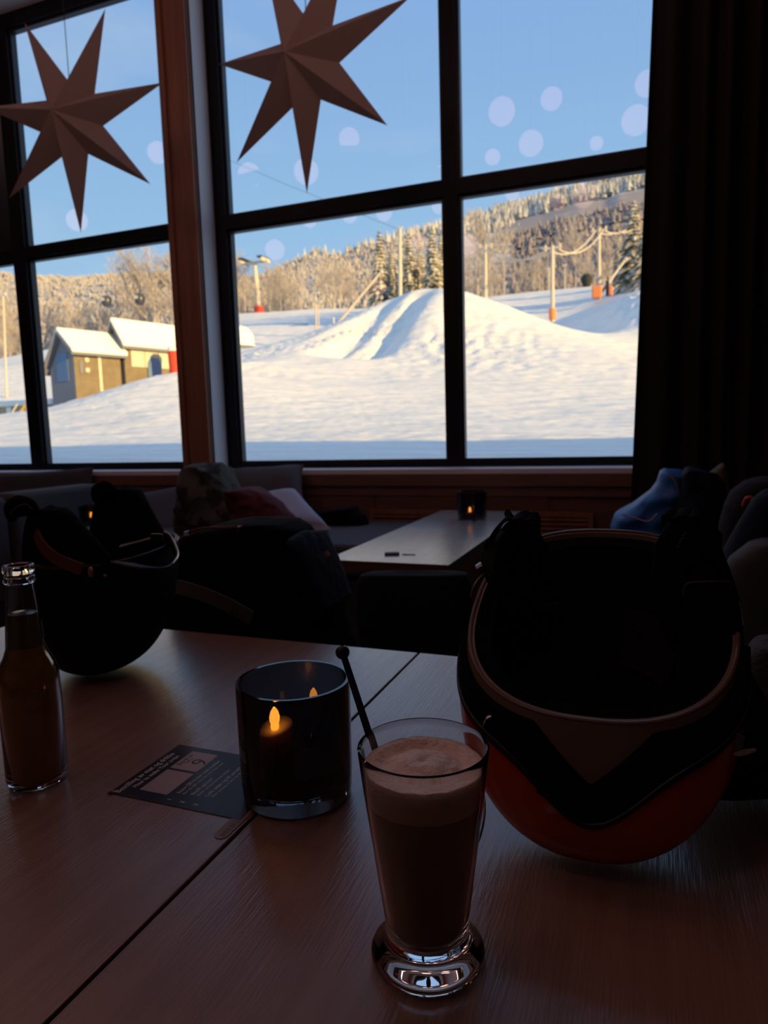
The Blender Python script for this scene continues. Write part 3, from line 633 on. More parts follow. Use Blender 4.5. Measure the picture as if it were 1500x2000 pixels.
# ------------------------------------------------------------------ tables
def table(name, x0, x1, y0, y1, z, th, m, label, group=None):
    e = empty(name, ((x0 + x1) / 2, (y0 + y1) / 2, 0), label=label, cat='table', group=group); hx, hy = (x1 - x0) / 2, (y1 - y0) / 2
    bevel(MB().box(-hx, hx, -hy, hy, z - .003, z).build('tabletop', m, e, False), .0012, 2)
    MB().box(-hx + .001, hx - .001, -hy + .001, hy - .001, z - th, z - .003).build('table_edge', M['edge'], e, False)
    MB().tube([(0, 0, .02), (0, 0, z - th)], .035, 16).build('column', M['iron'], e)
    MB().lathe([(.001, 0), (min(hx, hy) * .85, 0), (min(hx, hy) * .85, .012), (.04, .03), (.001, .03)], 32).build('base', M['iron'], e)
    return e
TZ = .75
table('dining_table', -1.16, -.3448, .12, 1.02, TZ, .03, M['top'], 'brown wooden table under the bottle and the menu card', 'front tables pushed together')
table('dining_table', -.3412, .50, .12, 1.02, TZ, .03, M['top'], 'brown wooden table under the latte glass and the big helmet', 'front tables pushed together')
table('side_table', -.845, -.49, 1.715, 2.87, TZ, .028, M['top_grey'], 'narrow grey table below the window holding a small candle glass')

# ------------------------------------------------------------------ latte glass and stirrer
LX, LY = -.137, .411
e = empty('latte_glass', (LX, LY, TZ), label='tall latte glass with milk foam and a clear round foot', cat='glass')
prof = [(.001, .0008), (.028, .0006), (.0355, .0012), (.0382, .0042), (.0384, .0075), (.0370, .0105), (.0338, .0140), (.0305, .0168), (.0285, .0195), (.0280, .0235), (.0288, .034), (.0340, .075), (.0395, .118), (.0428, .148), (.0430, .1505), (.0420, .1515), (.0412, .150),
        (.0406, .146), (.0374, .116), (.0318, .074), (.0266, .034), (.0255, .0245), (.0235, .0205), (.016, .0182), (.001, .0175)]
MB().lathe(prof, 64).build('glass_body', M['glass'], e)
MB().lathe([(.001, .0180), (.016, .0187), (.0232, .0210), (.0251, .0248), (.0262, .0345), (.0313, .074), (.0368, .1165), (.001, .1165)], 48).build('coffee', M['coffee'], e)
v = []; f = []; NR, NA = 26, 72
for j in range(NR + 1):
    for i in range(NA):
        a = 2 * PI * i / NA; q = j / NR; rr = .0390 * q; x, y = rr * math.cos(a), rr * math.sin(a)
        z = .1375 + .0042 * math.exp(-((q - .22) / .24) ** 2) - .0022 * math.exp(-((q - .66) / .10) ** 2) * (1 if math.sin(a) > -.3 else .3) + .0012 * q ** 6 + .0010 * noise.noise((x * 90, y * 90, 1)) + .0008 * noise.noise((x * 220, y * 220, 4)) * (q > .5) + .0016 * math.exp(-((q - .86) / .07) ** 2) * (math.sin(a) > -.2)
        v.append((x, y, z))
for j in range(NR):
    for i in range(NA): f.append((j * NA + i, j * NA + (i + 1) % NA, (j + 1) * NA + (i + 1) % NA, (j + 1) * NA + i))
b0 = len(v); 
for rr, z in ((.0387, .134), (.0369, .1167), (.001, .1167)):
    for i in range(NA): a = 2 * PI * i / NA; v.append((rr * math.cos(a), rr * math.sin(a), z))
for q in range(3):
    s0 = NR * NA if q == 0 else b0 + (q - 1) * NA; s1 = b0 + q * NA
    for i in range(NA): f.append((s0 + i, s0 + (i + 1) % NA, s1 + (i + 1) % NA, s1 + i))
mesh('milk_foam', v, f, M['foam'], e)
ang = math.radians(66); pts = []
for q in np.linspace(0, 1, 15):
    t = PI * (q - .5); rr = .0335 + .006 * q + .024 * math.cos(t) ** .8; z = .080 + .027 * math.sin(t) ; pts.append((rr * math.cos(ang), rr * math.sin(ang), z))
MB().tube(pts, .0042, 12, True, .7).build('handle', M['glass'], e)
pb = onz(727, 1453, TZ + .139); pt = at(669, 1274, .445); dd = (pt - pb)
st = empty('drink_stirrer', pb, label='black stirrer with a ball end standing in the latte', cat='stirrer')
MB().tube([-dd * .30, dd], [.0028, .0024], 12).build('stick', M['black_plastic'], st)
o = MB().lathe([(.001, -.0052)] + [(.0052 * math.sin(a), -.0052 * math.cos(a)) for a in np.linspace(.2, PI - .2, 12)] + [(.001, .0052)], 20).build('ball_end', M['black_plastic'], st); o.location = dd

# ------------------------------------------------------------------ candle holders
def holder(x, y, z, r, H, label, flame=None, grp='smoked glass candle holders'):
    e = empty('candle_holder', (x, y, z), label=label, cat='candle holder', group=grp)
    k = r / .055; w_ = .0035 * k
    MB().lathe([(.001, .0005), (r * .90, .0005), (r * .965, .003 * k), (r * .985, .010 * k), (r, .03 * k), (r * 1.015, H - .002), (r * 1.01, H), (r * 1.015 - w_, H), (r * 1.0 - w_, H - .003), (r * .985 - w_, .03 * k), (r * .96 - w_, .020 * k), (r * .85, .016 * k), (.001, .0155 * k)], 72).build('glass_body', M['smoke'], e)
    return e
HX, HY = -.324, .576
holder(HX, HY, TZ, .0548, .117, 'large smoked glass candle holder beside the latte, candle glowing inside')
cp = at(537, 1430, HY - .004)
def candle(p, base, r, label, fh=.019):
    e = empty('led_candle', (p.x, p.y, base), label=label, cat='candle', group='small lit candles'); h = p.z - base; v = []; f = []; n = 32
    for q, (rr, zz_) in enumerate(((.001, .0), (r, .0), (r * 1.01, h * .5), (r, h - .001), (r * .93, h), (r * .55, h - .001), (r * .2, h - .0015))):
        for i in range(n):
            a = 2 * PI * i / n; v.append((rr * math.cos(a), rr * math.sin(a), zz_ + (.0028 * math.cos(a - .5) * rr / r if q > 2 else 0)))
    for q in range(6):
        for i in range(n): f.append((q * n + i, q * n + (i + 1) % n, (q + 1) * n + (i + 1) % n, (q + 1) * n + i))
    mesh('wax_body', v, f, M['wax'], e); k = fh / .019
    o = MB().lathe([(.001, 0), (.0042 * k, .001 * k), (.0046 * k, .004 * k), (.0040 * k, .0055 * k), (.0052 * k, .008 * k), (.0056 * k, .0115 * k), (.0042 * k, .0165 * k), (.0018 * k, .020 * k), (.001 * k, .0208 * k)], 20).build('flame_bulb', M['flame'], e); o.location = (0, -.002, h - .002)
    return e
candle(cp, TZ + .017, .0178, 'cream candle with an orange flame bulb inside the large candle holder')
mh = onz(922, 1015, TZ)
holder(mh.x, mh.y, TZ, .056, .110, 'small dark candle holder on the narrow grey table under the window')
candle(Vector((mh.x - .005, mh.y - .01, TZ + .032)), TZ + .016, .014, 'tiny lit candle inside the holder on the narrow grey table', .017)
# the far left holder on its own little round table
fh = onz(178, 1028, TZ)
e = empty('round_table', (fh.x, fh.y + .03, 0), label='small round table half hidden behind the black helmet at left', cat='table')
MB().lathe([(.001, .725), (.20, .725), (.205, .74), (.20, .75), (.001, .75)], 48).build('tabletop', M['top_grey'], e); MB().tube([(0, 0, .01), (0, 0, .725)], .03, 12).build('column', M['iron'], e)
MB().lathe([(.001, 0), (.16, 0), (.16, .012), (.001, .02)], 24).build('base', M['iron'], e)
holder(fh.x, fh.y, TZ, .042, .085, 'candle holder seen between the ear pads of the left helmet')
candle(Vector((fh.x + .012, fh.y - .005, TZ + .038)), TZ + .014, .013, 'lit candle seen between the ear pads of the left helmet', .02)

# ------------------------------------------------------------------ bottle
BX, BY = -.598, .512
def zb(py): return at(62, py, BY).z - TZ
zs, zn, zl, zt_ = .118, .146, zb(1196), .231
e = empty('drink_bottle', (BX, BY, TZ), label='clear glass bottle half full of amber drink at the left', cat='bottle')
po = [(.001, .003), (.018, .002), (.025, .0005), (.0285, .003), (.0298, .009), (.0298, zs - .02), (.0290, zs), (.0262, zs + .010), (.0215, zs + .019), (.0185, zn), (.0172, .165), (.0150, .190), (.0138, .2080), (.0136, .2120), (.0152, .2135), (.0156, .2165), (.0150, .2190), (.0138, .2200), (.0138, .2220), (.0150, .2235), (.0153, .2275), (.0146, .2305), (.0128, .2315), (.0112, .2300), (.0108, .2260),
      (.0112, .2080), (.0128, .190), (.0150, .165), (.0163, zn), (.0193, zs + .018), (.0240, zs + .009), (.0268, zs - .001), (.0274, zs - .02), (.0274, .012), (.0250, .007), (.001, .0085)]
MB().lathe(po, 56).build('glass_body', M['glass'], e)
MB().lathe([(.001, .009), (.0248, .0075), (.0271, .0125), (.0271, zs - .02), (.0265, zs - .001), (.0237, zs + .009), (.0190, zs + .018), (.0162, zn), (.001, zn)], 48).build('drink', M['drink'], e)
MB().lathe([(.001, zn + .0003), (.0160, zn + .0003), (.0147, .165), (.0136, zl - .001), (.001, zl)], 48).build('drink_neck', M['drinktop'], e)

def text(body, size, m, parent, loc, rot, align='LEFT', ext=.00012, name='lettering', bend=None, sx=1.0):
    c = bpy.data.curves.new(name, 'FONT'); c.body = body; c.size = size; c.extrude = ext; c.align_x = align; c.resolution_u = 3
    o = bpy.data.objects.new(name, c); scene.collection.objects.link(o); dg = bpy.context.evaluated_depsgraph_get()
    me = bpy.data.meshes.new_from_object(o.evaluated_get(dg)); bpy.data.objects.remove(o); me.name = name
    if sx != 1: me.transform(Matrix.Diagonal((sx, 1, 1, 1)))
    if bend:
        for v_ in me.vertices:
            a = v_.co.x / bend; x, y, z = math.sin(a) * (bend + v_.co.z), v_.co.y, math.cos(a) * (bend + v_.co.z) - bend; v_.co = (x, y, z)
    o = link(name, me, m, parent, False); o.location = loc; o.rotation_euler = rot; return o
M['emboss'] = material('embossed_glass', (.30, .24, .20), .25)
g_ = empty('tmp'); ba = math.radians(-32)
for tx, zz_, sz in (('glam', .098, .016), ('/////', .083, .010)):
    o = text(tx, sz, M['emboss'], e, (.0299 * math.cos(ba), .0299 * math.sin(ba), zz_), (PI / 2, 0, ba + PI / 2), 'CENTER', .0002, 'embossed_lettering', .0299)
bpy.data.objects.remove(g_)

# ------------------------------------------------------------------ menu card and sticker
cz = TZ + .0006
e = empty('menu_card', (-.430, .571, TZ), label='black ordering card with a pale table number panel beside the candle holder', cat='card')
bevel(MB().box(-.076, .078, -.057, .056, .0002, .0009).build('card_sheet', M['cardbk'], e, False), .0003, 1)
MB().tube([(-.0765, -.057, .0012), (-.073, -.0565, .0030), (-.070, -.055, .0012)], [.0014, .0020, .0008], 8).build('curled_corner', M['cardpale'], e)
# card axes: reading direction is +y, the top of the letters points to -x
def ctext(s_, x, y, size, m=M['ink'], al='LEFT', sx=1.0): return text(s_, size, m, e, (x, y, .00095), (0, 0, PI / 2), al, .00005, 'lettering', None, sx)
ctext('Bestilling av mat og drikke', -.0655, -.054, .0098, sx=.86); ctext('How to make Your order', -.0565, -.040, .0080, sx=.86)
npn = MB().box(-.050, -.016, .006, .046, .0009, .0011).build('number_panel', M['cardpale'], e, False)
MB().box(-.050, -.016, -.042, .002, .0009, .0011).build('blank_panel', M['cardpale'], e, False)
def ptext(s_, x, y, size, al='CENTER', sx=1): return text(s_, size, M['inkd'], npn, (x, y, .00115), (0, 0, PI / 2), al, .00005, 'lettering', None, sx)
ptext('Bord nr', -.0425, .026, .0080); ptext('Table no', -.0385, .026, .0038); ptext('9', -.0175, .026, .026)
for k, (tx, sz) in enumerate((('Scann QR-koden med mobilen', .0058), ('Scan the QR code and order from menu', .0042), ('Bestill og betal', .0058), ('Order and pay from your phone', .0042), ('Lukk siden og bli servert', .0062), ('After you pay sit and wait to be served', .0044))):
    ctext(tx, -.006 + (k // 2) * .0155 + (k % 2) * .0062, -.036 + (k // 2) * .002, sz)
for k in range(3): ctext(str(k + 1), -.006 + k * .0155, -.050, .0070)
e = empty('table_sticker', (-.3535, .5020, TZ), label='narrow clear sticker with dark letters next to the table seam', cat='sticker')
n = 10; v = [(.0068 * math.cos(a) - .001, -.014 + .006 * math.sin(a), 0) for a in np.linspace(PI, 2 * PI, n)] + [(.0058, .030, 0), (-.0078, .030, 0)]
v = [(x, y, .0002) for x, y, z in v] + [(x, y, .0006) for x, y, z in v]; m_ = n + 2
M['sticker'] = material('clear_sticker', (.30, .19, .14), .2)
mesh('sticker_film', v, [tuple(range(m_))[::-1], tuple(range(m_, 2 * m_))] + [(i, (i + 1) % m_, m_ + (i + 1) % m_, m_ + i) for i in range(m_)], M['sticker'], e, False)
text('IMKF ER LYDO', .0072, M['inkd'], e, (.0030, -.016, .00062), (0, 0, PI / 2), 'LEFT', .00004, 'lettering', None, .86)

# ------------------------------------------------------------------ soft things
def sgn(v, p): return math.copysign(abs(v) ** p, v)
def drape(name, rows, Y, th, m, amp=.01, ns=9, ex=.75, parent=None, seed=0, dY=0, n=48, sub=0, cap=.6, thk=None, **k):
    """closed soft body whose width at each height is given by (row, left column, right column) at distance Y"""
    rows = sorted(rows); dens = []
    for q in range(len(rows) - 1):
        for t in np.linspace(0, 1, 5, endpoint=False): dens.append([rows[q][i] + (rows[q + 1][i] - rows[q][i]) * t for i in range(3)])
    dens.append(list(rows[-1])); rg = []; T = len(dens)
    mid0 = None
    for q, (py, l, r) in enumerate(dens):
        yy = Y - dY * q / (T - 1); L, R = at(l, py, yy), at(r, py, yy); c = (L + R) / 2; hw = (R - L) / 2
        t = q / (T - 1); th_ = th * min(1, (max(t, 0) * 6) ** .5 + .22) if thk is None else thk(t)
        back = Vector((-hw.y, hw.x, 0)).normalized(); ring = []
        for i in range(n):
            a = 2 * PI * i / n; p = c + hw * sgn(math.cos(a), ex) + back * th_ * sgn(math.sin(a), ex)
            d = (p - c).normalized(); w_ = noise.noise(p * ns + Vector((seed, 0, 0))) + .5 * noise.noise(p * ns * 2.7 + Vector((0, seed, 0)))
            front = max(0.0, -math.sin(a)) ** .5 if False else 1
            p = p + back * (amp * w_) + Vector((0, 0, amp * .6 * noise.noise(p * ns + Vector((9, 9, seed)))))
            ring.append(p)
        rg.append(ring)
    V = [p for r_ in rg for p in r_]; F = [(j * n + i, j * n + (i + 1) % n, (j + 1) * n + (i + 1) % n, (j + 1) * n + i) for j in range(T - 1) for i in range(n)]
    ct = sum(rg[0], Vector()) / n + Vector((0, 0, .004)); cb = sum(rg[-1], Vector()) / n; V += [ct, cb]
    F += [(i, (i + 1) % n, T * n) for i in range(n)] + [((T - 1) * n + (i + 1) % n, (T - 1) * n + i, T * n + 1) for i in range(n)]
    o = mesh(name, V, F, m, None, True, sub=sub, **k)
    if parent is not None: o.parent = parent; o.matrix_parent_inverse = Matrix.Translation(-parent.location)
    else: tobase(o, cb)
    return o
def pillow(name, c, puff, m, seed=0, amp=.006, parent=None, **k):
    c = [Vector(p) for p in c]; n = 22; nrm = (c[1] - c[0]).cross(c[3] - c[0]).normalized(); V = []; F = []
    for s_ in (1, -1):
        for j in range(n + 1):
            for i in range(n + 1):
                u, v_ = i / n, j / n; uu, vv_ = 2 * u - 1, 2 * v_ - 1
                pin = .045 * (1 - uu * uu) * (1 if abs(vv_) > .0 else 0) * vv_ ** 4; pin2 = .045 * (1 - vv_ * vv_) * uu ** 4
                u2 = u - pin2 * math.copysign(1, uu); v2 = v_ - pin * math.copysign(1, vv_)
                p = c[0] * (1 - u2) * (1 - v2) + c[1] * u2 * (1 - v2) + c[2] * u2 * v2 + c[3] * (1 - u2) * v2
                h = puff * ((1 - uu ** 4) * (1 - vv_ ** 4)) ** .55; V.append(p + nrm * s_ * (h + (amp * noise.noise(p * 9 + Vector((seed, s_, 0))) if h > .004 else 0)))
        b_ = 0 if s_ == 1 else (n + 1) ** 2
        F += [tuple((b_ + j * (n + 1) + i, b_ + j * (n + 1) + i + 1, b_ + (j + 1) * (n + 1) + i + 1, b_ + (j + 1) * (n + 1) + i)[::s_]) for j in range(n) for i in range(n)]
    o = mesh(name, V, F, m, parent, True, **k); bm = bmesh.new(); bm.from_mesh(o.data); bmesh.ops.remove_doubles(bm, verts=bm.verts, dist=.0006); bm.to_mesh(o.data); bm.free()
    if parent is None: tobase(o, c[0])
    return o
def ribbon(pts, w_, th, m, name, parent=None, wdir=(1, 0, 0)):
    pts = [Vector(p) for p in pts]; V = []; F = []; wd = Vector(wdir).normalized()
    for k, p in enumerate(pts):
        t = (pts[min(k + 1, len(pts) - 1)] - pts[max(k - 1, 0)]).normalized(); a = (wd - t * wd.dot(t)).normalized(); b = t.cross(a)
        for sa, sb in ((-1, -1), (1, -1), (1, 1), (-1, 1)): V.append(p + a * sa * w_ / 2 + b * sb * th / 2)
    K = len(pts)
    for k in range(K - 1):
        for i in range(4): F.append((k * 4 + i, k * 4 + (i + 1) % 4, (k + 1) * 4 + (i + 1) % 4, (k + 1) * 4 + i))
    F += [(0, 1, 2, 3), ((K - 1) * 4 + 3, (K - 1) * 4 + 2, (K - 1) * 4 + 1, (K - 1) * 4)]
    return mesh(name, V, F, m, parent, .8)
def spline(pts, n=24):
    pts = [Vector(p) for p in pts]; P_ = [pts[0] * 2 - pts[1]] + pts + [pts[-1] * 2 - pts[-2]]; out = []
    for k in range(len(pts) - 1):
        a, b, c, d = P_[k:k + 4]; m_ = max(2, n // (len(pts) - 1))
        for q in range(m_):
            t = q / m_; out.append(.5 * ((2 * b) + (c - a) * t + (2 * a - 5 * b + 4 * c - d) * t * t + (3 * b - a - 3 * c + d) * t ** 3))
    return out + [pts[-1]]

# ------------------------------------------------------------------ bench along the window wall
SZ = .69
e = empty('window_bench', (-2.6, 2.62, 0), label='long dark upholstered bench running under the windows at the left', cat='bench')
bevel(MB().box(-2.2, 1.62, -.34, .33, SZ - .12, SZ).build('seat', M['sofa'], e, False), .02, 3)
MB().box(-2.2, 1.60, -.31, .33, 0, SZ - .12).build('base', M['sofa2'], e, False)
e = empty('bench_back', (-2.55, 2.0, 0), label='high dark bench back running towards the window at the far left', cat='bench')
A, B = at(20, 966, 2.05), at(198, 943, 2.85)
x_ = -2.42; A = Vector((x_, A.y * x_ / A.x, 0)); A.z = at(20, 966, A.y).z; B = Vector((x_, B.y * x_ / B.x, 0)); B.z = at(198, 943, B.y).z
for k, (y0, y1, z) in enumerate(((A.y + .012, min(B.y, 2.96), (A.z + B.z) / 2), (A.y - 1.2, A.y - .012, (A.z + B.z) / 2 - .01))):
    bevel(MB().box(.0, .13, y0 - 2.0, y1 - 2.0, .45, z).build('back_cushion', M['sofa'], e, False), .025, 4)
MB().box(.0, .12, A.y - 3.2, .9, 0, .45).build('base', M['sofa2'], e, False)
pillow('cushion', [at(-30, 1010, 2.8), at(196, 990, 2.93), at(184, 911, 2.96), at(-20, 925, 2.86)], .05, M['sofa'], 1, label='dark cushion leaning against the sill behind the bench back', cat='cushion')
pillow('cushion', [at(262, 1070, 2.45), at(385, 1062, 2.62), at(372, 946, 2.80), at(262, 968, 2.62)], .06, M['sofa'], 2, label='charcoal cushion right of the black helmet ear pads', cat='cushion')
pillow('cushion', [at(455, 1010, 2.74), at(600, 1000, 2.82), at(594, 906, 2.95), at(436, 918, 2.93)], .06, M['cush'], 3, .012, label='dark grey cushion propped against the wall below the right window', cat='cushion')
pillow('cushion', [at(530, 1055, 2.38), at(648, 1034, 2.52), at(577, 957, 2.68), at(470, 972, 2.60)], .05, M['cush_l'], 4, .006, label='light grey cushion lying on the bench beside the camouflage jacket', cat='cushion')
drape('camouflage_jacket', [(905, 378, 430), (925, 366, 442), (960, 362, 462), (1000, 352, 500), (1045, 345, 525), (1075, 345, 530)], 2.45, .12, M['camo'], .03, 12, .8, seed=4, label='camouflage jacket heaped on the bench left of the light cushion', cat='jacket')
drape('maroon_scarf', [(955, 452, 490), (965, 450, 520), (985, 452, 548), (1015, 455, 572), (1050, 460, 580)], 2.22, .08, M['maroon'], .02, 14, .9, seed=7, label='maroon and dark cloth lying between camouflage jacket and light cushion', cat='scarf')
drape('dark_bag', [(990, 680, 692), (1000, 610, 700), (1008, 605, 712), (1030, 605, 722)], 2.80, .07, M['black_cloth'], .006, 12, .8, seed=2, label='flat black bag on the bench end beside the wall grille', cat='bag')
# wall grille
e = empty('wall_grille', (-1.225, 2.985, .62), label='slatted wooden wall grille behind the narrow grey table', cat='grille')
g = MB().box(0, 1.0, -.012, .005, .095, .115).box(0, 1.0, -.012, .005, 0, .012).box(0, .02, -.012, .005, .012, .095).box(.98, 1.0, -.012, .005, .012, .095); g.build('grille_frame', M['trim_wood'], e, False)
for k in range(4): MB().box(.02, .98, -.010, .002, .018 + k * .020, .030 + k * .020).build('slat', M['trim_wood'], e, False)
# things on the narrow table
p = onz(765, 1083, TZ); o = bevel(MB().box(-.020, .022, -.014, .014, 0, .006).build('key_fob', M['iron'], None, False), .002); o.location = p; o.rotation_euler.z = .35; setp(o, 'small dark key fob on the near end of the narrow grey table', 'key')
p = onz(797, 1084, TZ); o = MB().tube([(-.018, 0, .0015), (.02, .004, .0015)], .0015, 6).build('paper_scrap', M['top_grey']); o.location = p; setp(o, 'thin pale paper roll beside the key fob', 'paper')

# chairs ---------------------------------------------------------------
def barrel_chair(rows, Y, th, m, label, seat_z=.46):
    c = at((rows[0][1] + rows[0][2]) / 2, rows[0][0], Y); e = empty('barrel_chair', (c.x, c.y + .1, 0), label=label, cat='chair')
    b = drape('backrest', rows, Y, th, m, .001, 5, .62, parent=e)
    r_ = max(.16, th * 2.2)
    MB().lathe([(.001, seat_z - .06), (r_ * .95, seat_z - .06), (r_, seat_z - .03), (r_ * .97, seat_z), (.001, seat_z + .01)], 32, (0, .10, 0)).build('seat', m, e)
    for sx_, sy_ in ((-1, -1), (1, -1), (-1, 1), (1, 1)): MB().tube([(sx_ * r_ * .6, .10 + sy_ * r_ * .6, seat_z - .06), (sx_ * r_ * .8, .10 + sy_ * r_ * .8, 0)], [.012, .009], 8).build('leg', M['iron'], e)
    return e
barrel_chair([(1117, 722, 900), (1122, 706, 912), (1140, 698, 918), (1200, 697, 920), (1260, 706, 915), (1310, 722, 900), (1380, 740, 885)], 1.62, .035, M['chair'], 'dark green chair pushed under the narrow grey table')
barrel_chair([(1052, 1490, 1600), (1062, 1462, 1640), (1090, 1425, 1670), (1130, 1402, 1690), (1200, 1392, 1700), (1300, 1395, 1700), (1400, 1400, 1690)], 1.42, .05, M['greychair'], 'grey chair at the right edge behind the big helmet')
barrel_chair([(1130, 420, 560), (1150, 400, 590), (1240, 395, 600), (1350, 400, 590)], 1.30, .035, M['chair'], 'dark chair hidden beneath the black jacket')

# jackets --------------------------------------------------------------
e = empty('black_jacket', at(500, 1250, 1.26), label='black jacket with a bluish sheen coloured onto its shoulder draped over the chair behind the candle holder', cat='jacket')
drape('jacket_body', [(1012, 490, 545), (1018, 452, 572), (1028, 400, 596), (1040, 370, 606), (1065, 352, 616), (1100, 345, 636), (1150, 338, 655), (1200, 325, 672), (1260, 318, 690), (1340, 318, 700)], 1.24, .09, M['black_cloth'], .010, 10, .8, parent=e, seed=3)
s_ = drape('shoulder', [(1040, 588, 606), (1060, 592, 620), (1100, 606, 638), (1140, 622, 652), (1180, 636, 664)], 1.225, .085, M['navy'], .006, 12, .8, parent=e, seed=8)  # navy piece stands in for the bluish sheen on the black cloth
def att(o, e): o.parent = e; o.matrix_parent_inverse = Matrix.Translation(-e.location); return o
def sub(o, part): o.parent = part; o.matrix_parent_inverse = Matrix(); return o     # a piece of a part that was built in world coordinates
jst = att(ribbon(spline([at(326, 1150, 1.10), at(350, 1147, 1.09), at(400, 1162, 1.085), at(450, 1184, 1.08), at(492, 1208, 1.078)]), .028, .003, M['greycloth'], 'strap', None, (.15, 0, 1)), e); jst.data.materials.clear()
bpy.context.view_layer.update()
stp = [c for c in e.children if c.name.startswith('strap')][0]; stp.data.materials.append(material('dark_webbing', (.10, .095, .095), .8))
o = MB().lathe([(.004, -.001), (.0075, -.001), (.0078, .002), (.005, .003), (.004, .001)], 20, closed=True).build('snap', M['darkmetal'], None); o.rotation_euler = (PI / 2, 0, 0); o.location = at(459, 1198, 1.070); sub(o, jst)
att(MB().tube(spline([at(356, 1050, 1.16), at(370, 1040, 1.15), at(400, 1031, 1.14), at(450, 1030, 1.14), at(478, 1026, 1.13)]), .003, 6).build('cord', M['leather'], None), e)
att(MB().tube([at(362, 1043, 1.13), at(371, 1041, 1.13)], .0055, 8).build('cord_lock', M['chrome'], None), e)
att(MB().tube(spline([at(465, 1040, 1.13), at(466, 1030, 1.125), at(474, 1027, 1.12)]), .0016, 6).build('zip_pull', M['chrome'], None), e)
o = att(MB().tube([at(636, 1078, 1.11), at(641, 1086, 1.11)], .0045, 8).build('snap', M['tan'], None), e)
for px, py in ((664, 1227), (655, 1233), (671, 1250)):
    pass
e = empty('blue_jacket', at(1290, 1060, 2.2), label='bright blue jacket slumped on the seat beside the curtain', cat='jacket')
drape('jacket_body', [(917, 1298, 1330), (925, 1288, 1345), (945, 1281, 1350), (960, 1268, 1348), (985, 1232, 1340), (1005, 1200, 1330), (1025, 1192, 1320), (1060, 1192, 1310), (1110, 1195, 1300)], 2.2, .10, M['blue'], .030, 9, .85, parent=e, seed=11)
att(MB().tube(spline([at(1216, 1005, 2.09), at(1240, 1012, 2.08), at(1266, 1018, 2.08), at(1284, 1003, 2.08)]), .006, 6, True, .4).build('piping', material('grey_piping', (.25, .20, .22), .6), None), e)
att(MB().tube(spline([at(1306, 924, 2.10), at(1318, 940, 2.09), at(1326, 965, 2.08), at(1332, 990, 2.08)]), .005, 6, True, .4).build('piping', bpy.data.materials['grey_piping'], None), e)
drape('navy_coat', [(912, 1340, 1350), (925, 1330, 1400), (945, 1326, 1416), (985, 1318, 1422), (1030, 1306, 1430), (1110, 1296, 1440)], 2.12, .09, M['navy'], .018, 10, .8, seed=21, label='dark navy coat lying on the bright blue jacket', cat='coat')
drape('beige_hood', [(906, 1408, 1414), (916, 1395, 1418), (928, 1378, 1422), (950, 1370, 1425), (1000, 1370, 1430), (1060, 1370, 1430), (1104, 1370, 1430)], 2.42, .04, material('beige_lining', (.16, .12, .10), .9, bump=.4, bscale=50), .008, 9, .8, seed=5, label='beige pointed hood showing above the navy coat', cat='hood')
e2 = empty('lounge_seat', (.10, 2.45, 0), label='dark seat under the blue jacket and navy coat', cat='seat')
bevel(MB().box(-.22, .75, -.42, .35, .10, .62).build('seat', M['sofa2'], e2, False), .03, 3)
for sx_, sy_ in ((-.18, -.38), (.71, -.38), (-.18, .31), (.71, .31)): MB().box(sx_ - .02, sx_ + .02, sy_ - .02, sy_ + .02, 0, .10).build('leg', M['iron'], e2, False)
drape('patterned_coat', [(933, 1478, 1560), (942, 1452, 1580), (960, 1428, 1590), (985, 1415, 1600), (1020, 1405, 1600), (1080, 1398, 1600)], 1.70, .07, material('charcoal_fabric', (.026, .026, .032), .9, spec=.2, bump=.5, bscale=60), .012, 12, .8, seed=31, label='grey coat with a red edged pocket hanging at the right edge', cat='coat')
att(MB().tube(spline([at(1451, 988, 1.60), at(1458, 974, 1.59), at(1466, 972, 1.59), at(1472, 978, 1.59)]), .004, 6).build('pocket_edge', M['red'], None), [o for o in scene.objects if o.name == 'patterned_coat'][0])
drape('black_coat', [(956, 1496, 1580), (975, 1470, 1590), (1010, 1448, 1590), (1050, 1425, 1560), (1085, 1408, 1500), (1110, 1400, 1470)], 1.50, .05, M['navy'], .010, 12, .8, seed=33, label='black coat slung over the grey chair at the right edge', cat='coat')
drape('grey_glove', [(1250, 1482, 1530), (1256, 1470, 1545), (1275, 1455, 1550), (1305, 1444, 1550), (1335, 1441, 1545), (1352, 1446, 1540), (1362, 1460, 1530)], 1.0, .035, M['greycloth'], .004, 20, .8, seed=13, label='grey quilted glove standing at the right edge behind the helmet', cat='glove')

# ------------------------------------------------------------------ curtains
def curtain(x0, x1, Y, seed, label, flare=0.0):
    n, k = 150, 40; V = []; z0, z1 = .10, 3.66
    for j in range(k + 1):
        z = z0 + (z1 - z0) * j / k
        for i in range(n + 1):
            u = i / n; x = x0 + (x1 - x0) * u - flare * (1 - u) ** 3 * (1 - j / k); ph = u * (x1 - x0) / .085 * 2 * PI / 1.0
            V.append((x, Y + .028 * math.sin(ph + .5 * math.sin(ph * .37 + seed)) + .006 * noise.noise((x * 6, z * 1.2, seed)), z))
    F = [(j * (n + 1) + i, j * (n + 1) + i + 1, (j + 1) * (n + 1) + i + 1, (j + 1) * (n + 1) + i) for j in range(k) for i in range(n)]
    e = empty('curtain', ((x0 + x1) / 2, Y, z0), label=label, cat='curtain', group='curtains at the right window')
    o = mesh('fabric', V, F, M['curtain'], None, True); s = o.modifiers.new('thick', 'SOLIDIFY'); s.thickness = .003; att(o, e)
    att(MB().tube([(x0 - .02, Y, 3.69), (x1 + .02, Y, 3.69)], .012, 10).build('rail', M['iron'], None), e)
curtain(.004, .262, 2.88, 1, 'dark brown curtain covering the right end of the window', .10)
curtain(.255, 1.0, 2.90, 4, 'dark brown curtain panel at the right picture edge')

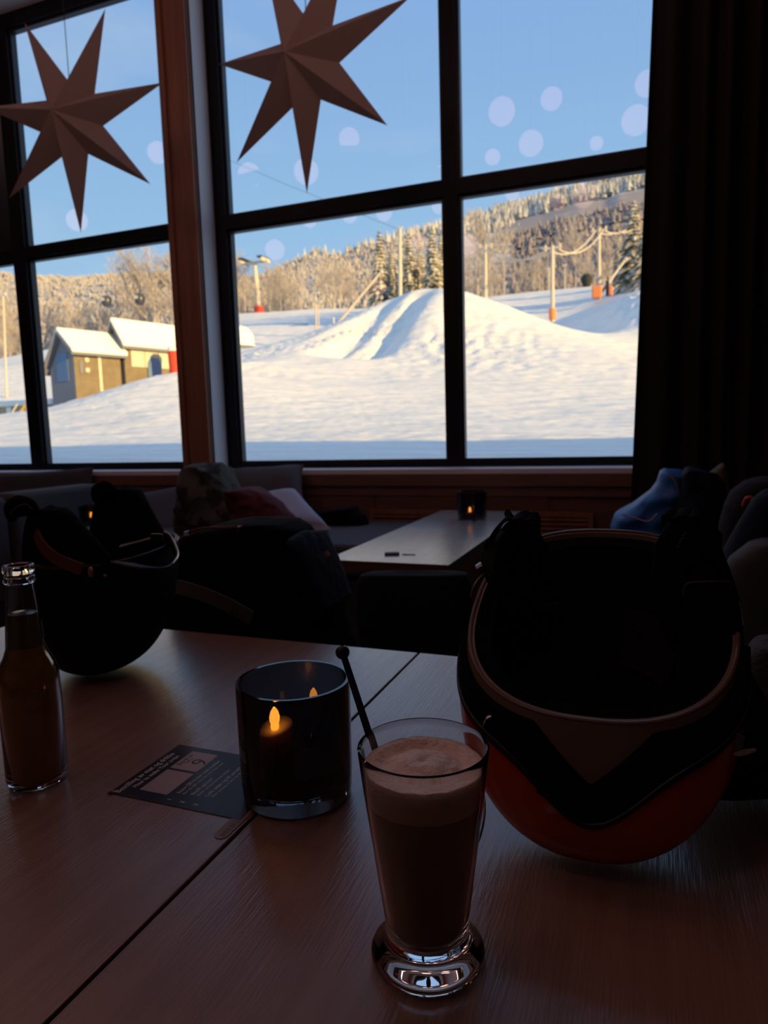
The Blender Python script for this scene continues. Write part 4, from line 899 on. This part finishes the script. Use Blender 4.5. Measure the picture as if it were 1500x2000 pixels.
# ------------------------------------------------------------------ right ski helmet, lying upside down, opening towards the camera
def helmet_fn(C, ex, ey, a, b, D, pw=2.5, pr=.80):
    ex, ey = Vector(ex).normalized(), Vector(ey).normalized(); D = Vector(D); c = D.length; nn = -D.normalized()
    def S(ud, v, off=0.0):
        u = math.radians(ud); cu, su = math.cos(u), math.sin(u); v_ = max(-.2, v); ph = v_ * PI / 2
        rad = (abs(cu) ** pw + abs(su) ** pw) ** (-1 / pw); q = max(0.0, math.cos(ph)) ** pr if v_ < 1 else 0
        blend = rad * q + (1 - rad) * q * v_ ** 2 if v_ > 0 else rad
        bulge = 1 + .05 * math.sin(min(1, max(0, v_)) * PI)
        return C + ex * (a + off) * cu * blend * bulge + ey * (b + off) * su * blend * bulge - nn * ((c + off) * math.sin(ph))
    return S, nn
def patch(S, name, m, u0, u1, v0, v1, off, th, parent, nu=60, nv=16, smooth=.7):
    V = []; f0 = lambda f_, u: f_(u) if callable(f_) else f_
    for s_ in (off, off - th):
        for j in range(nv + 1):
            for i in range(nu + 1):
                u = u0 + (u1 - u0) * i / nu; a, b = f0(v0, u), f0(v1, u); V.append(S(u, a + (b - a) * j / nv, s_))
    N = (nu + 1) * (nv + 1); F = []
    for j in range(nv):
        for i in range(nu):
            q = (j * (nu + 1) + i, j * (nu + 1) + i + 1, (j + 1) * (nu + 1) + i + 1, (j + 1) * (nu + 1) + i); F.append(q); F.append(tuple(N + x for x in q[::-1]))
    for i in range(nu): F.append((i, N + i, N + i + 1, i + 1)); r0 = nv * (nu + 1); F.append((r0 + i, r0 + i + 1, N + r0 + i + 1, N + r0 + i))
    for j in range(nv): F.append((j * (nu + 1), (j + 1) * (nu + 1), N + (j + 1) * (nu + 1), N + j * (nu + 1))); q = nu; F.append((j * (nu + 1) + q, N + j * (nu + 1) + q, N + (j + 1) * (nu + 1) + q, (j + 1) * (nu + 1) + q))
    return att(mesh(name, V, F, m, None, smooth), parent)
Cr = Vector((-.0452, .6634, .9242)); EY = (0, math.cos(.466), math.sin(.466))
S, NN = helmet_fn(Cr, (1, 0, 0), EY, .1183, .1325, (0, -.05, -.1544))
lo = min(S(u, v / 20, .009).z for u in range(0, 360, 10) for v in range(21)); Cr.z += max(0, TZ + .0005 - lo)
hl = empty('ski_helmet', (Cr.x, Cr.y + .03, TZ), label='big beige rimmed ski helmet lying upside down on the right', cat='helmet')
patch(S, 'shell', M['shell'], 0, 360, 0, .999, 0, .006, hl, 96, 30)
patch(S, 'liner', M['black_foam'], 0, 360, .02, .97, -.0065, .016, hl, 96, 26)
rp = [S(u, 0.0, -.002) for u in range(0, 360, 4)]
att(MB().tube(rp + [rp[0]], .0022, 8, False, .8).build('rim_trim', M['rim'], None), hl)
M['mesh_pad'] = material('mesh_padding', (.018, .012, .010), .9, spec=.1, bump=.8, bscale=400)
for u0, u1, v0, v1 in ((35, 75, .30, .55), (-62, -40, .35, .7), (-100, -82, .45, .8), (250, 262, .45, .8)):
    patch(S, 'comfort_pad', M['mesh_pad'], u0, u1, v0, v1, -.023, .006, hl, 12, 8)
# ear pads standing up beside the opening, with folded straps on top
def lump(name, pts, rad, m, parent, flat=.5, upv=(1, 0, 0), amp=.0, n=20):
    P_ = spline(pts, 30); R_ = [float(np.interp(k / (len(P_) - 1), np.linspace(0, 1, len(rad)), rad)) for k in range(len(P_))]
    o = MB().tube(P_, R_, n, True, flat, upv).build(name, m, None, True); att(o, parent); return o
LB, RB = at(1015, 1230, .76), at(1352, 1230, .76)
lump('ear_pad', [at(1000, 1260, .70), at(1008, 1190, .70), at(1016, 1120, .70), at(1018, 1062, .70), at(1022, 1020, .705)], [.030, .040, .034, .026, .012], M['black_foam'], hl, .42, (.0, 1, .1))
rpad = lump('ear_pad', [at(1385, 1270, .70), at(1362, 1190, .70), at(1348, 1120, .70), at(1340, 1062, .70), at(1338, 1020, .705)], [.030, .038, .034, .028, .014], M['black_foam'], hl, .42, (.0, 1, .1))
for k, (pp, wd) in enumerate((([(955, 1062, .68), (972, 1032, .672), (990, 1012, .67), (1003, 1010, .675)], .020), ([(985, 1030, .668), (1010, 1010, .665), (1030, 1012, .667), (1022, 1040, .672)], .018), ([(1005, 1042, .662), (1025, 1018, .66), (1046, 1012, .664), (1048, 1040, .67)], .015))):
    att(ribbon(spline([at(*q) for q in pp], 14), wd, .003, M['black_cloth'], 'strap', None, (.2, 1, .3)), hl)
for k, (pp, wd) in enumerate((([(1296, 1020, .675), (1304, 1003, .67), (1325, 1018, .665), (1355, 1034, .664)], .018), ([(1318, 1008, .668), (1340, 1002, .665), (1362, 1022, .664), (1372, 1048, .668)], .020), ([(1348, 1010, .66), (1362, 1004, .66), (1385, 1030, .663), (1408, 1056, .668)], .018))):
    att(ribbon(spline([at(*q) for q in pp], 14), wd, .003, M['black_cloth'], 'strap', None, (.2, 1, .3)), hl)
sub(MB().tube([at(1339 - k * 2.0 + (2 if k % 2 else -2), 1038 + k * 4, .650) for k in range(9)], .0007, 4).build('stitching', M['greycloth'], None), rpad)
# left pad's sheen laid on as a grey strip, buckle loop and hanging tag
att(ribbon(spline([at(962, 1058, .675), at(952, 1085, .672), at(950, 1110, .671), at(955, 1125, .672)], 14), .014, .0015, M['greychair'], 'pad_sheen', None, (1, .3, 0)), hl)
att(ribbon(spline([at(1438 - 0, 1175, .675), at(1442, 1200, .67), at(1446, 1222, .668)], 8), .006, .0015, M['chrome'], 'clip', None, (1, 0, 0)), hl)
o = att(MB().tube([at(933, 1110, .668), at(944, 1103, .668)], .004, 8).build('rivet', M['chrome'], None), hl)
att(MB().tube(spline([at(920, 1166, .672), at(930, 1140, .668), at(948, 1118, .668)], 12), .0016, 6).build('wire_loop', M['rim'], None), hl)
att(MB().tube(spline([at(1060, 1082, .67), at(1075, 1095, .664), at(1078, 1115, .664), at(1072, 1130, .668), at(1080, 1165, .668)], 20), .0042, 8, True, .35).build('chin_strap', M['black_cloth'], None), hl)
tg = [at(1070, 1182, .662), at(1085, 1175, .66), at(1097, 1184, .662), at(1089, 1196, .664)]
tn = (tg[1] - tg[0]).cross(tg[3] - tg[0]).normalized() * .0008
tgo = att(mesh('tag', tg + [p + tn for p in tg], [(0, 1, 2, 3), (7, 6, 5, 4), (0, 4, 5, 1), (1, 5, 6, 2), (2, 6, 7, 3), (3, 7, 4, 0)], M['greycloth'], None, False), hl)
cc = sum(tg, Vector()) / 4; e1 = (tg[1] - tg[0]).normalized(); e2_ = tn.normalized().cross(e1)
sg = -1 if (cc - Vector(CAM)).dot(tn) > 0 else 1
sub(MB().tube([cc + tn.normalized() * sg * .0012 + (e1 * math.cos(a) + e2_ * math.sin(a)) * (.0008 + .00034 * a) for a in np.linspace(0, 4 * PI * .8, 26)], .0004, 4).build('tag_mark', M['iron'], None), tgo)
# outrigger clip for the goggle strap on the near left side
att(MB().tube(spline([at(975, 1420, .56), at(962, 1400, .555), at(951, 1404, .553), at(946, 1430, .556), at(948, 1470, .565)], 22), .0045, 8, True, .45).build('goggle_clip', M['chrome'], None), hl)
att(MB().tube([at(968, 1408, .556), at(1008, 1440, .555)], .0042, 8, True, .5).build('clip_arm', M['iron'], None), hl)
# goggles strapped over the front of the helmet
gg = empty('ski_goggles', (Cr.x, Cr.y - .06, TZ + .02), label='ski goggles with orange red lens strapped round the upside down helmet', cat='goggles')
ve = lambda u: .11 + .19 * math.exp(-((u + 88) / 20) ** 2); vt = lambda u: max(.02, .185 * (1 - abs(u + 88) / 24)) if abs(u + 88) < 24 else .02
patch(S, 'goggle_frame', M['black_foam'], -168, -10, vt, ve, .0070, .0060, gg, 100, 12)
patch(S, 'lens', M['lens'], -164, -14, lambda u: ve(u) - .01, .96, .0060, .0020, gg, 90, 24)
patch(S, 'lens_rim', M['black_plastic'], -166, -12, lambda u: ve(u) - .012, lambda u: ve(u) + .008, .0080, .003, gg, 100, 3)
pl = [S(-88 - 8, .28, .002), S(-88 + 4, .27, .002)]
att(bevel(MB().box(-.014, .014, -.001, .0015, -.008, .008).build('brow_badge', M['iron'], None, False), .003), hl)
bd = [c for c in hl.children if c.name.startswith('brow_badge')][0]; bd.matrix_parent_inverse = Matrix(); bd.location = S(-100, .22, .004) - hl.location; bd.rotation_euler = (-.3, .45, -.1)
gst = lump('goggle_strap', [at(1384, 1150, .66), at(1388, 1200, .655), at(1390, 1270, .645), at(1396, 1330, .63), at(1420, 1400, .615), at(1450, 1450, .60), at(1478, 1490, .60)], [.022, .024, .026, .030, .036, .040, .036], M['black_cloth'], gg, .22, (.0, 1, .3))
sub(MB().tube(spline([at(1335, 1165, .652), at(1338, 1146, .650), at(1350, 1138, .649), at(1390, 1136, .648), at(1424, 1137, .649), at(1430, 1146, .650)], 30), .0009, 5).build('strap_piping', M['greychair'], None), gst)

# black glove at the lower right corner
gv = empty('black_glove', onz(1470, 1590, TZ), label='black padded glove with a silver clip in front of the helmet at the right edge', cat='glove')
def lump2(pts, rad, nm, m=M['black_cloth'], flat=.8): return lump(nm, pts, rad, m, gv, flat, (0, 0, 1))
base = onz(1500, 1560, TZ)
bx = Vector((base.x, base.y, TZ))
lump2([bx + Vector((-.088, .02, .062)), bx + Vector((-.075, .02, .060)), bx + Vector((-.03, .0, .052)), bx + Vector((.03, -.02, .046)), bx + Vector((.085, -.03, .040)), bx + Vector((.098, -.032, .038))], [.010, .032, .048, .044, .040, .034], 'glove_body')
lump2([bx + Vector((.090, -.031, .040)), bx + Vector((.104, -.033, .039)), bx + Vector((.112, -.034, .038))], [.040, .044, .040], 'cuff', M['greycloth'])
for k in range(4): lump2([bx + Vector((-.050 + .01 * k, .03, .045 + .012 * k)), bx + Vector((-.080 + .006 * k, .0, .050 + .014 * k)), bx + Vector((-.072 + .004 * k, -.03, .040 + .014 * k))], [.012, .0125, .010], 'finger')
lump2([bx + Vector((.0, -.045, .04)), bx + Vector((-.04, -.055, .035)), bx + Vector((-.065, -.05, .028))], [.016, .015, .011], 'thumb')
P_ = [at(1440, 1433, .565), at(1455, 1440, .565), at(1452, 1460, .563), at(1434, 1471, .563)]
tn = (P_[1] - P_[0]).cross(P_[3] - P_[0]).normalized() * .0015
att(mesh('silver_clip', P_ + [p + tn for p in P_], [(0, 1, 2, 3), (7, 6, 5, 4), (0, 4, 5, 1), (1, 5, 6, 2), (2, 6, 7, 3), (3, 7, 4, 0)], M['greychair'], None, False), gv)
att(MB().tube([at(1434, 1474, .56), at(1455, 1470, .56), at(1477, 1464, .56)], [.0022, .0042, .0018], 8, True, .5).build('reflective_cord', material('reflective_cord', (.4, .38, .36), .5, bump=1, bscale=900), None), gv)

# ------------------------------------------------------------------ left black helmet
Cl = Vector((-.7918, .8398, .9345))
S2, N2 = helmet_fn(Cl, (1, .0, 0), (0, .996, .086), .0983, .112, (0, -.02, -.1807), 2.3, .56)
h2 = empty('ski_helmet', (Cl.x, Cl.y, TZ), label='matte black ski helmet lying upside down behind the bottle', cat='helmet')
patch(S2, 'shell', M['matteblack'], 0, 360, 0, .999, 0, .006, h2, 96, 30)
patch(S2, 'liner', M['black_foam'], 0, 360, .02, .97, -.0065, .014, h2, 96, 24)
rp = [S2(u, 0.0, -.002) for u in range(0, 360, 4)]
att(MB().tube(rp + [rp[0]], .0035, 8, False, .8).build('rim_trim', M['black_plastic'], None), h2)
def dome(rows, Y, th, nm): return drape(nm, rows, Y, th, M['black_foam'], .001, 8, .9, parent=h2)
dome([(990, 88, 112), (995, 72, 126), (1004, 62, 138), (1019, 56, 152), (1045, 50, 176), (1066, 48, 195), (1088, 47, 214), (1115, 47, 225)], .765, .022, 'ear_pad')
dome([(951, 232, 254), (957, 214, 268), (974, 196, 280), (989, 188, 288), (1017, 182, 304), (1042, 178, 319), (1090, 172, 326)], .92, .026, 'ear_pad')
lump('ear_pad_fold', [at(188, 978, .90), at(192, 962, .895), at(208, 955, .89), at(222, 958, .89)], [.008, .014, .014, .008], M['black_cloth'], h2, .7, (0, 1, 0))
lump('ear_pad_fold', [at(22, 1012, .745), at(24, 996, .74), at(40, 988, .735), at(58, 992, .735), at(64, 1008, .74)], [.009, .014, .016, .014, .008], M['black_cloth'], h2, .7, (0, 1, 0))
att(MB().tube(spline([at(19, 1004, .72), at(32, 991, .715), at(50, 985, .715), at(64, 996, .72)], 16), .0012, 6).build('pad_piping', M['greychair'], None), h2)
bst = att(ribbon(spline([at(70, 1042, .735), at(84, 1068, .722), at(108, 1090, .715), at(138, 1104, .712), at(160, 1112, .712)]), .016, .003, M['leather'], 'strap', None, (0, .2, 1)), h2)
o = MB().lathe([(.001, -.001), (.0068, -.001), (.0071, .001), (.0062, .0025), (.001, .003)], 24).build('snap', M['tan'], None); o.rotation_euler = (PI / 2, 0, -.5); o.location = at(178, 1117, .712); sub(o, bst)
o = MB().lathe([(.001, 0), (.0022, .0004), (.001, .003)], 10).build('amber_stud', material('amber_stud', (.6, .2, .03), .2), None); o.rotation_euler = (PI / 2, 0, -.5); o.location = at(207, 1124, .715); att(o, h2)
# goggles on it: clear edged lens at the right
g2 = empty('ski_goggles', at(280, 1100, .93), label='black ski goggles with a pale lens edge on the left helmet', cat='goggles')
arc = spline([at(214, 1098, .725), at(245, 1106, .728), at(280, 1111, .735), at(308, 1111, .75), at(330, 1106, .775), at(343, 1094, .80), at(348, 1080, .83), at(341, 1060, .85), at(332, 1044, .86), at(321, 1038, .865)], 54)
inn = [at(222, 1080, .90)] ; cA = at(285, 1078, .84)
V = list(arc) + [p.lerp(cA, .35) + Vector((0, .02, -.012)) for p in arc]; K = len(arc)
o = att(mesh('lens', V, [(i, i + 1, K + i + 1, K + i) for i in range(K - 1)], M['black_plastic'], None, True), g2); mo = o.modifiers.new('t', 'SOLIDIFY'); mo.thickness = .002
att(MB().tube(arc[:28], .0006, 6, True).build('lens_edge', M['greychair'], None), g2)
att(MB().tube(arc[27:], .0012, 6, True).build('lens_edge', M['visor'], None), g2)
att(ribbon(spline([at(234, 1067, .80), at(258, 1061, .80), at(280, 1055, .80), at(298, 1050, .80)], 12), .006, .001, M['chrome'], 'glossy_strip', None, (0, 1, .5)), g2)
att(bevel(MB().box(-.010, .010, -.003, .003, -.006, .006).build('strap_buckle', M['black_plastic'], None, False), .002), g2)
bk = [c for c in g2.children if c.name.startswith('strap_buckle')][0]; bk.matrix_parent_inverse = Matrix(); bk.location = at(306, 1050, .80) - g2.location
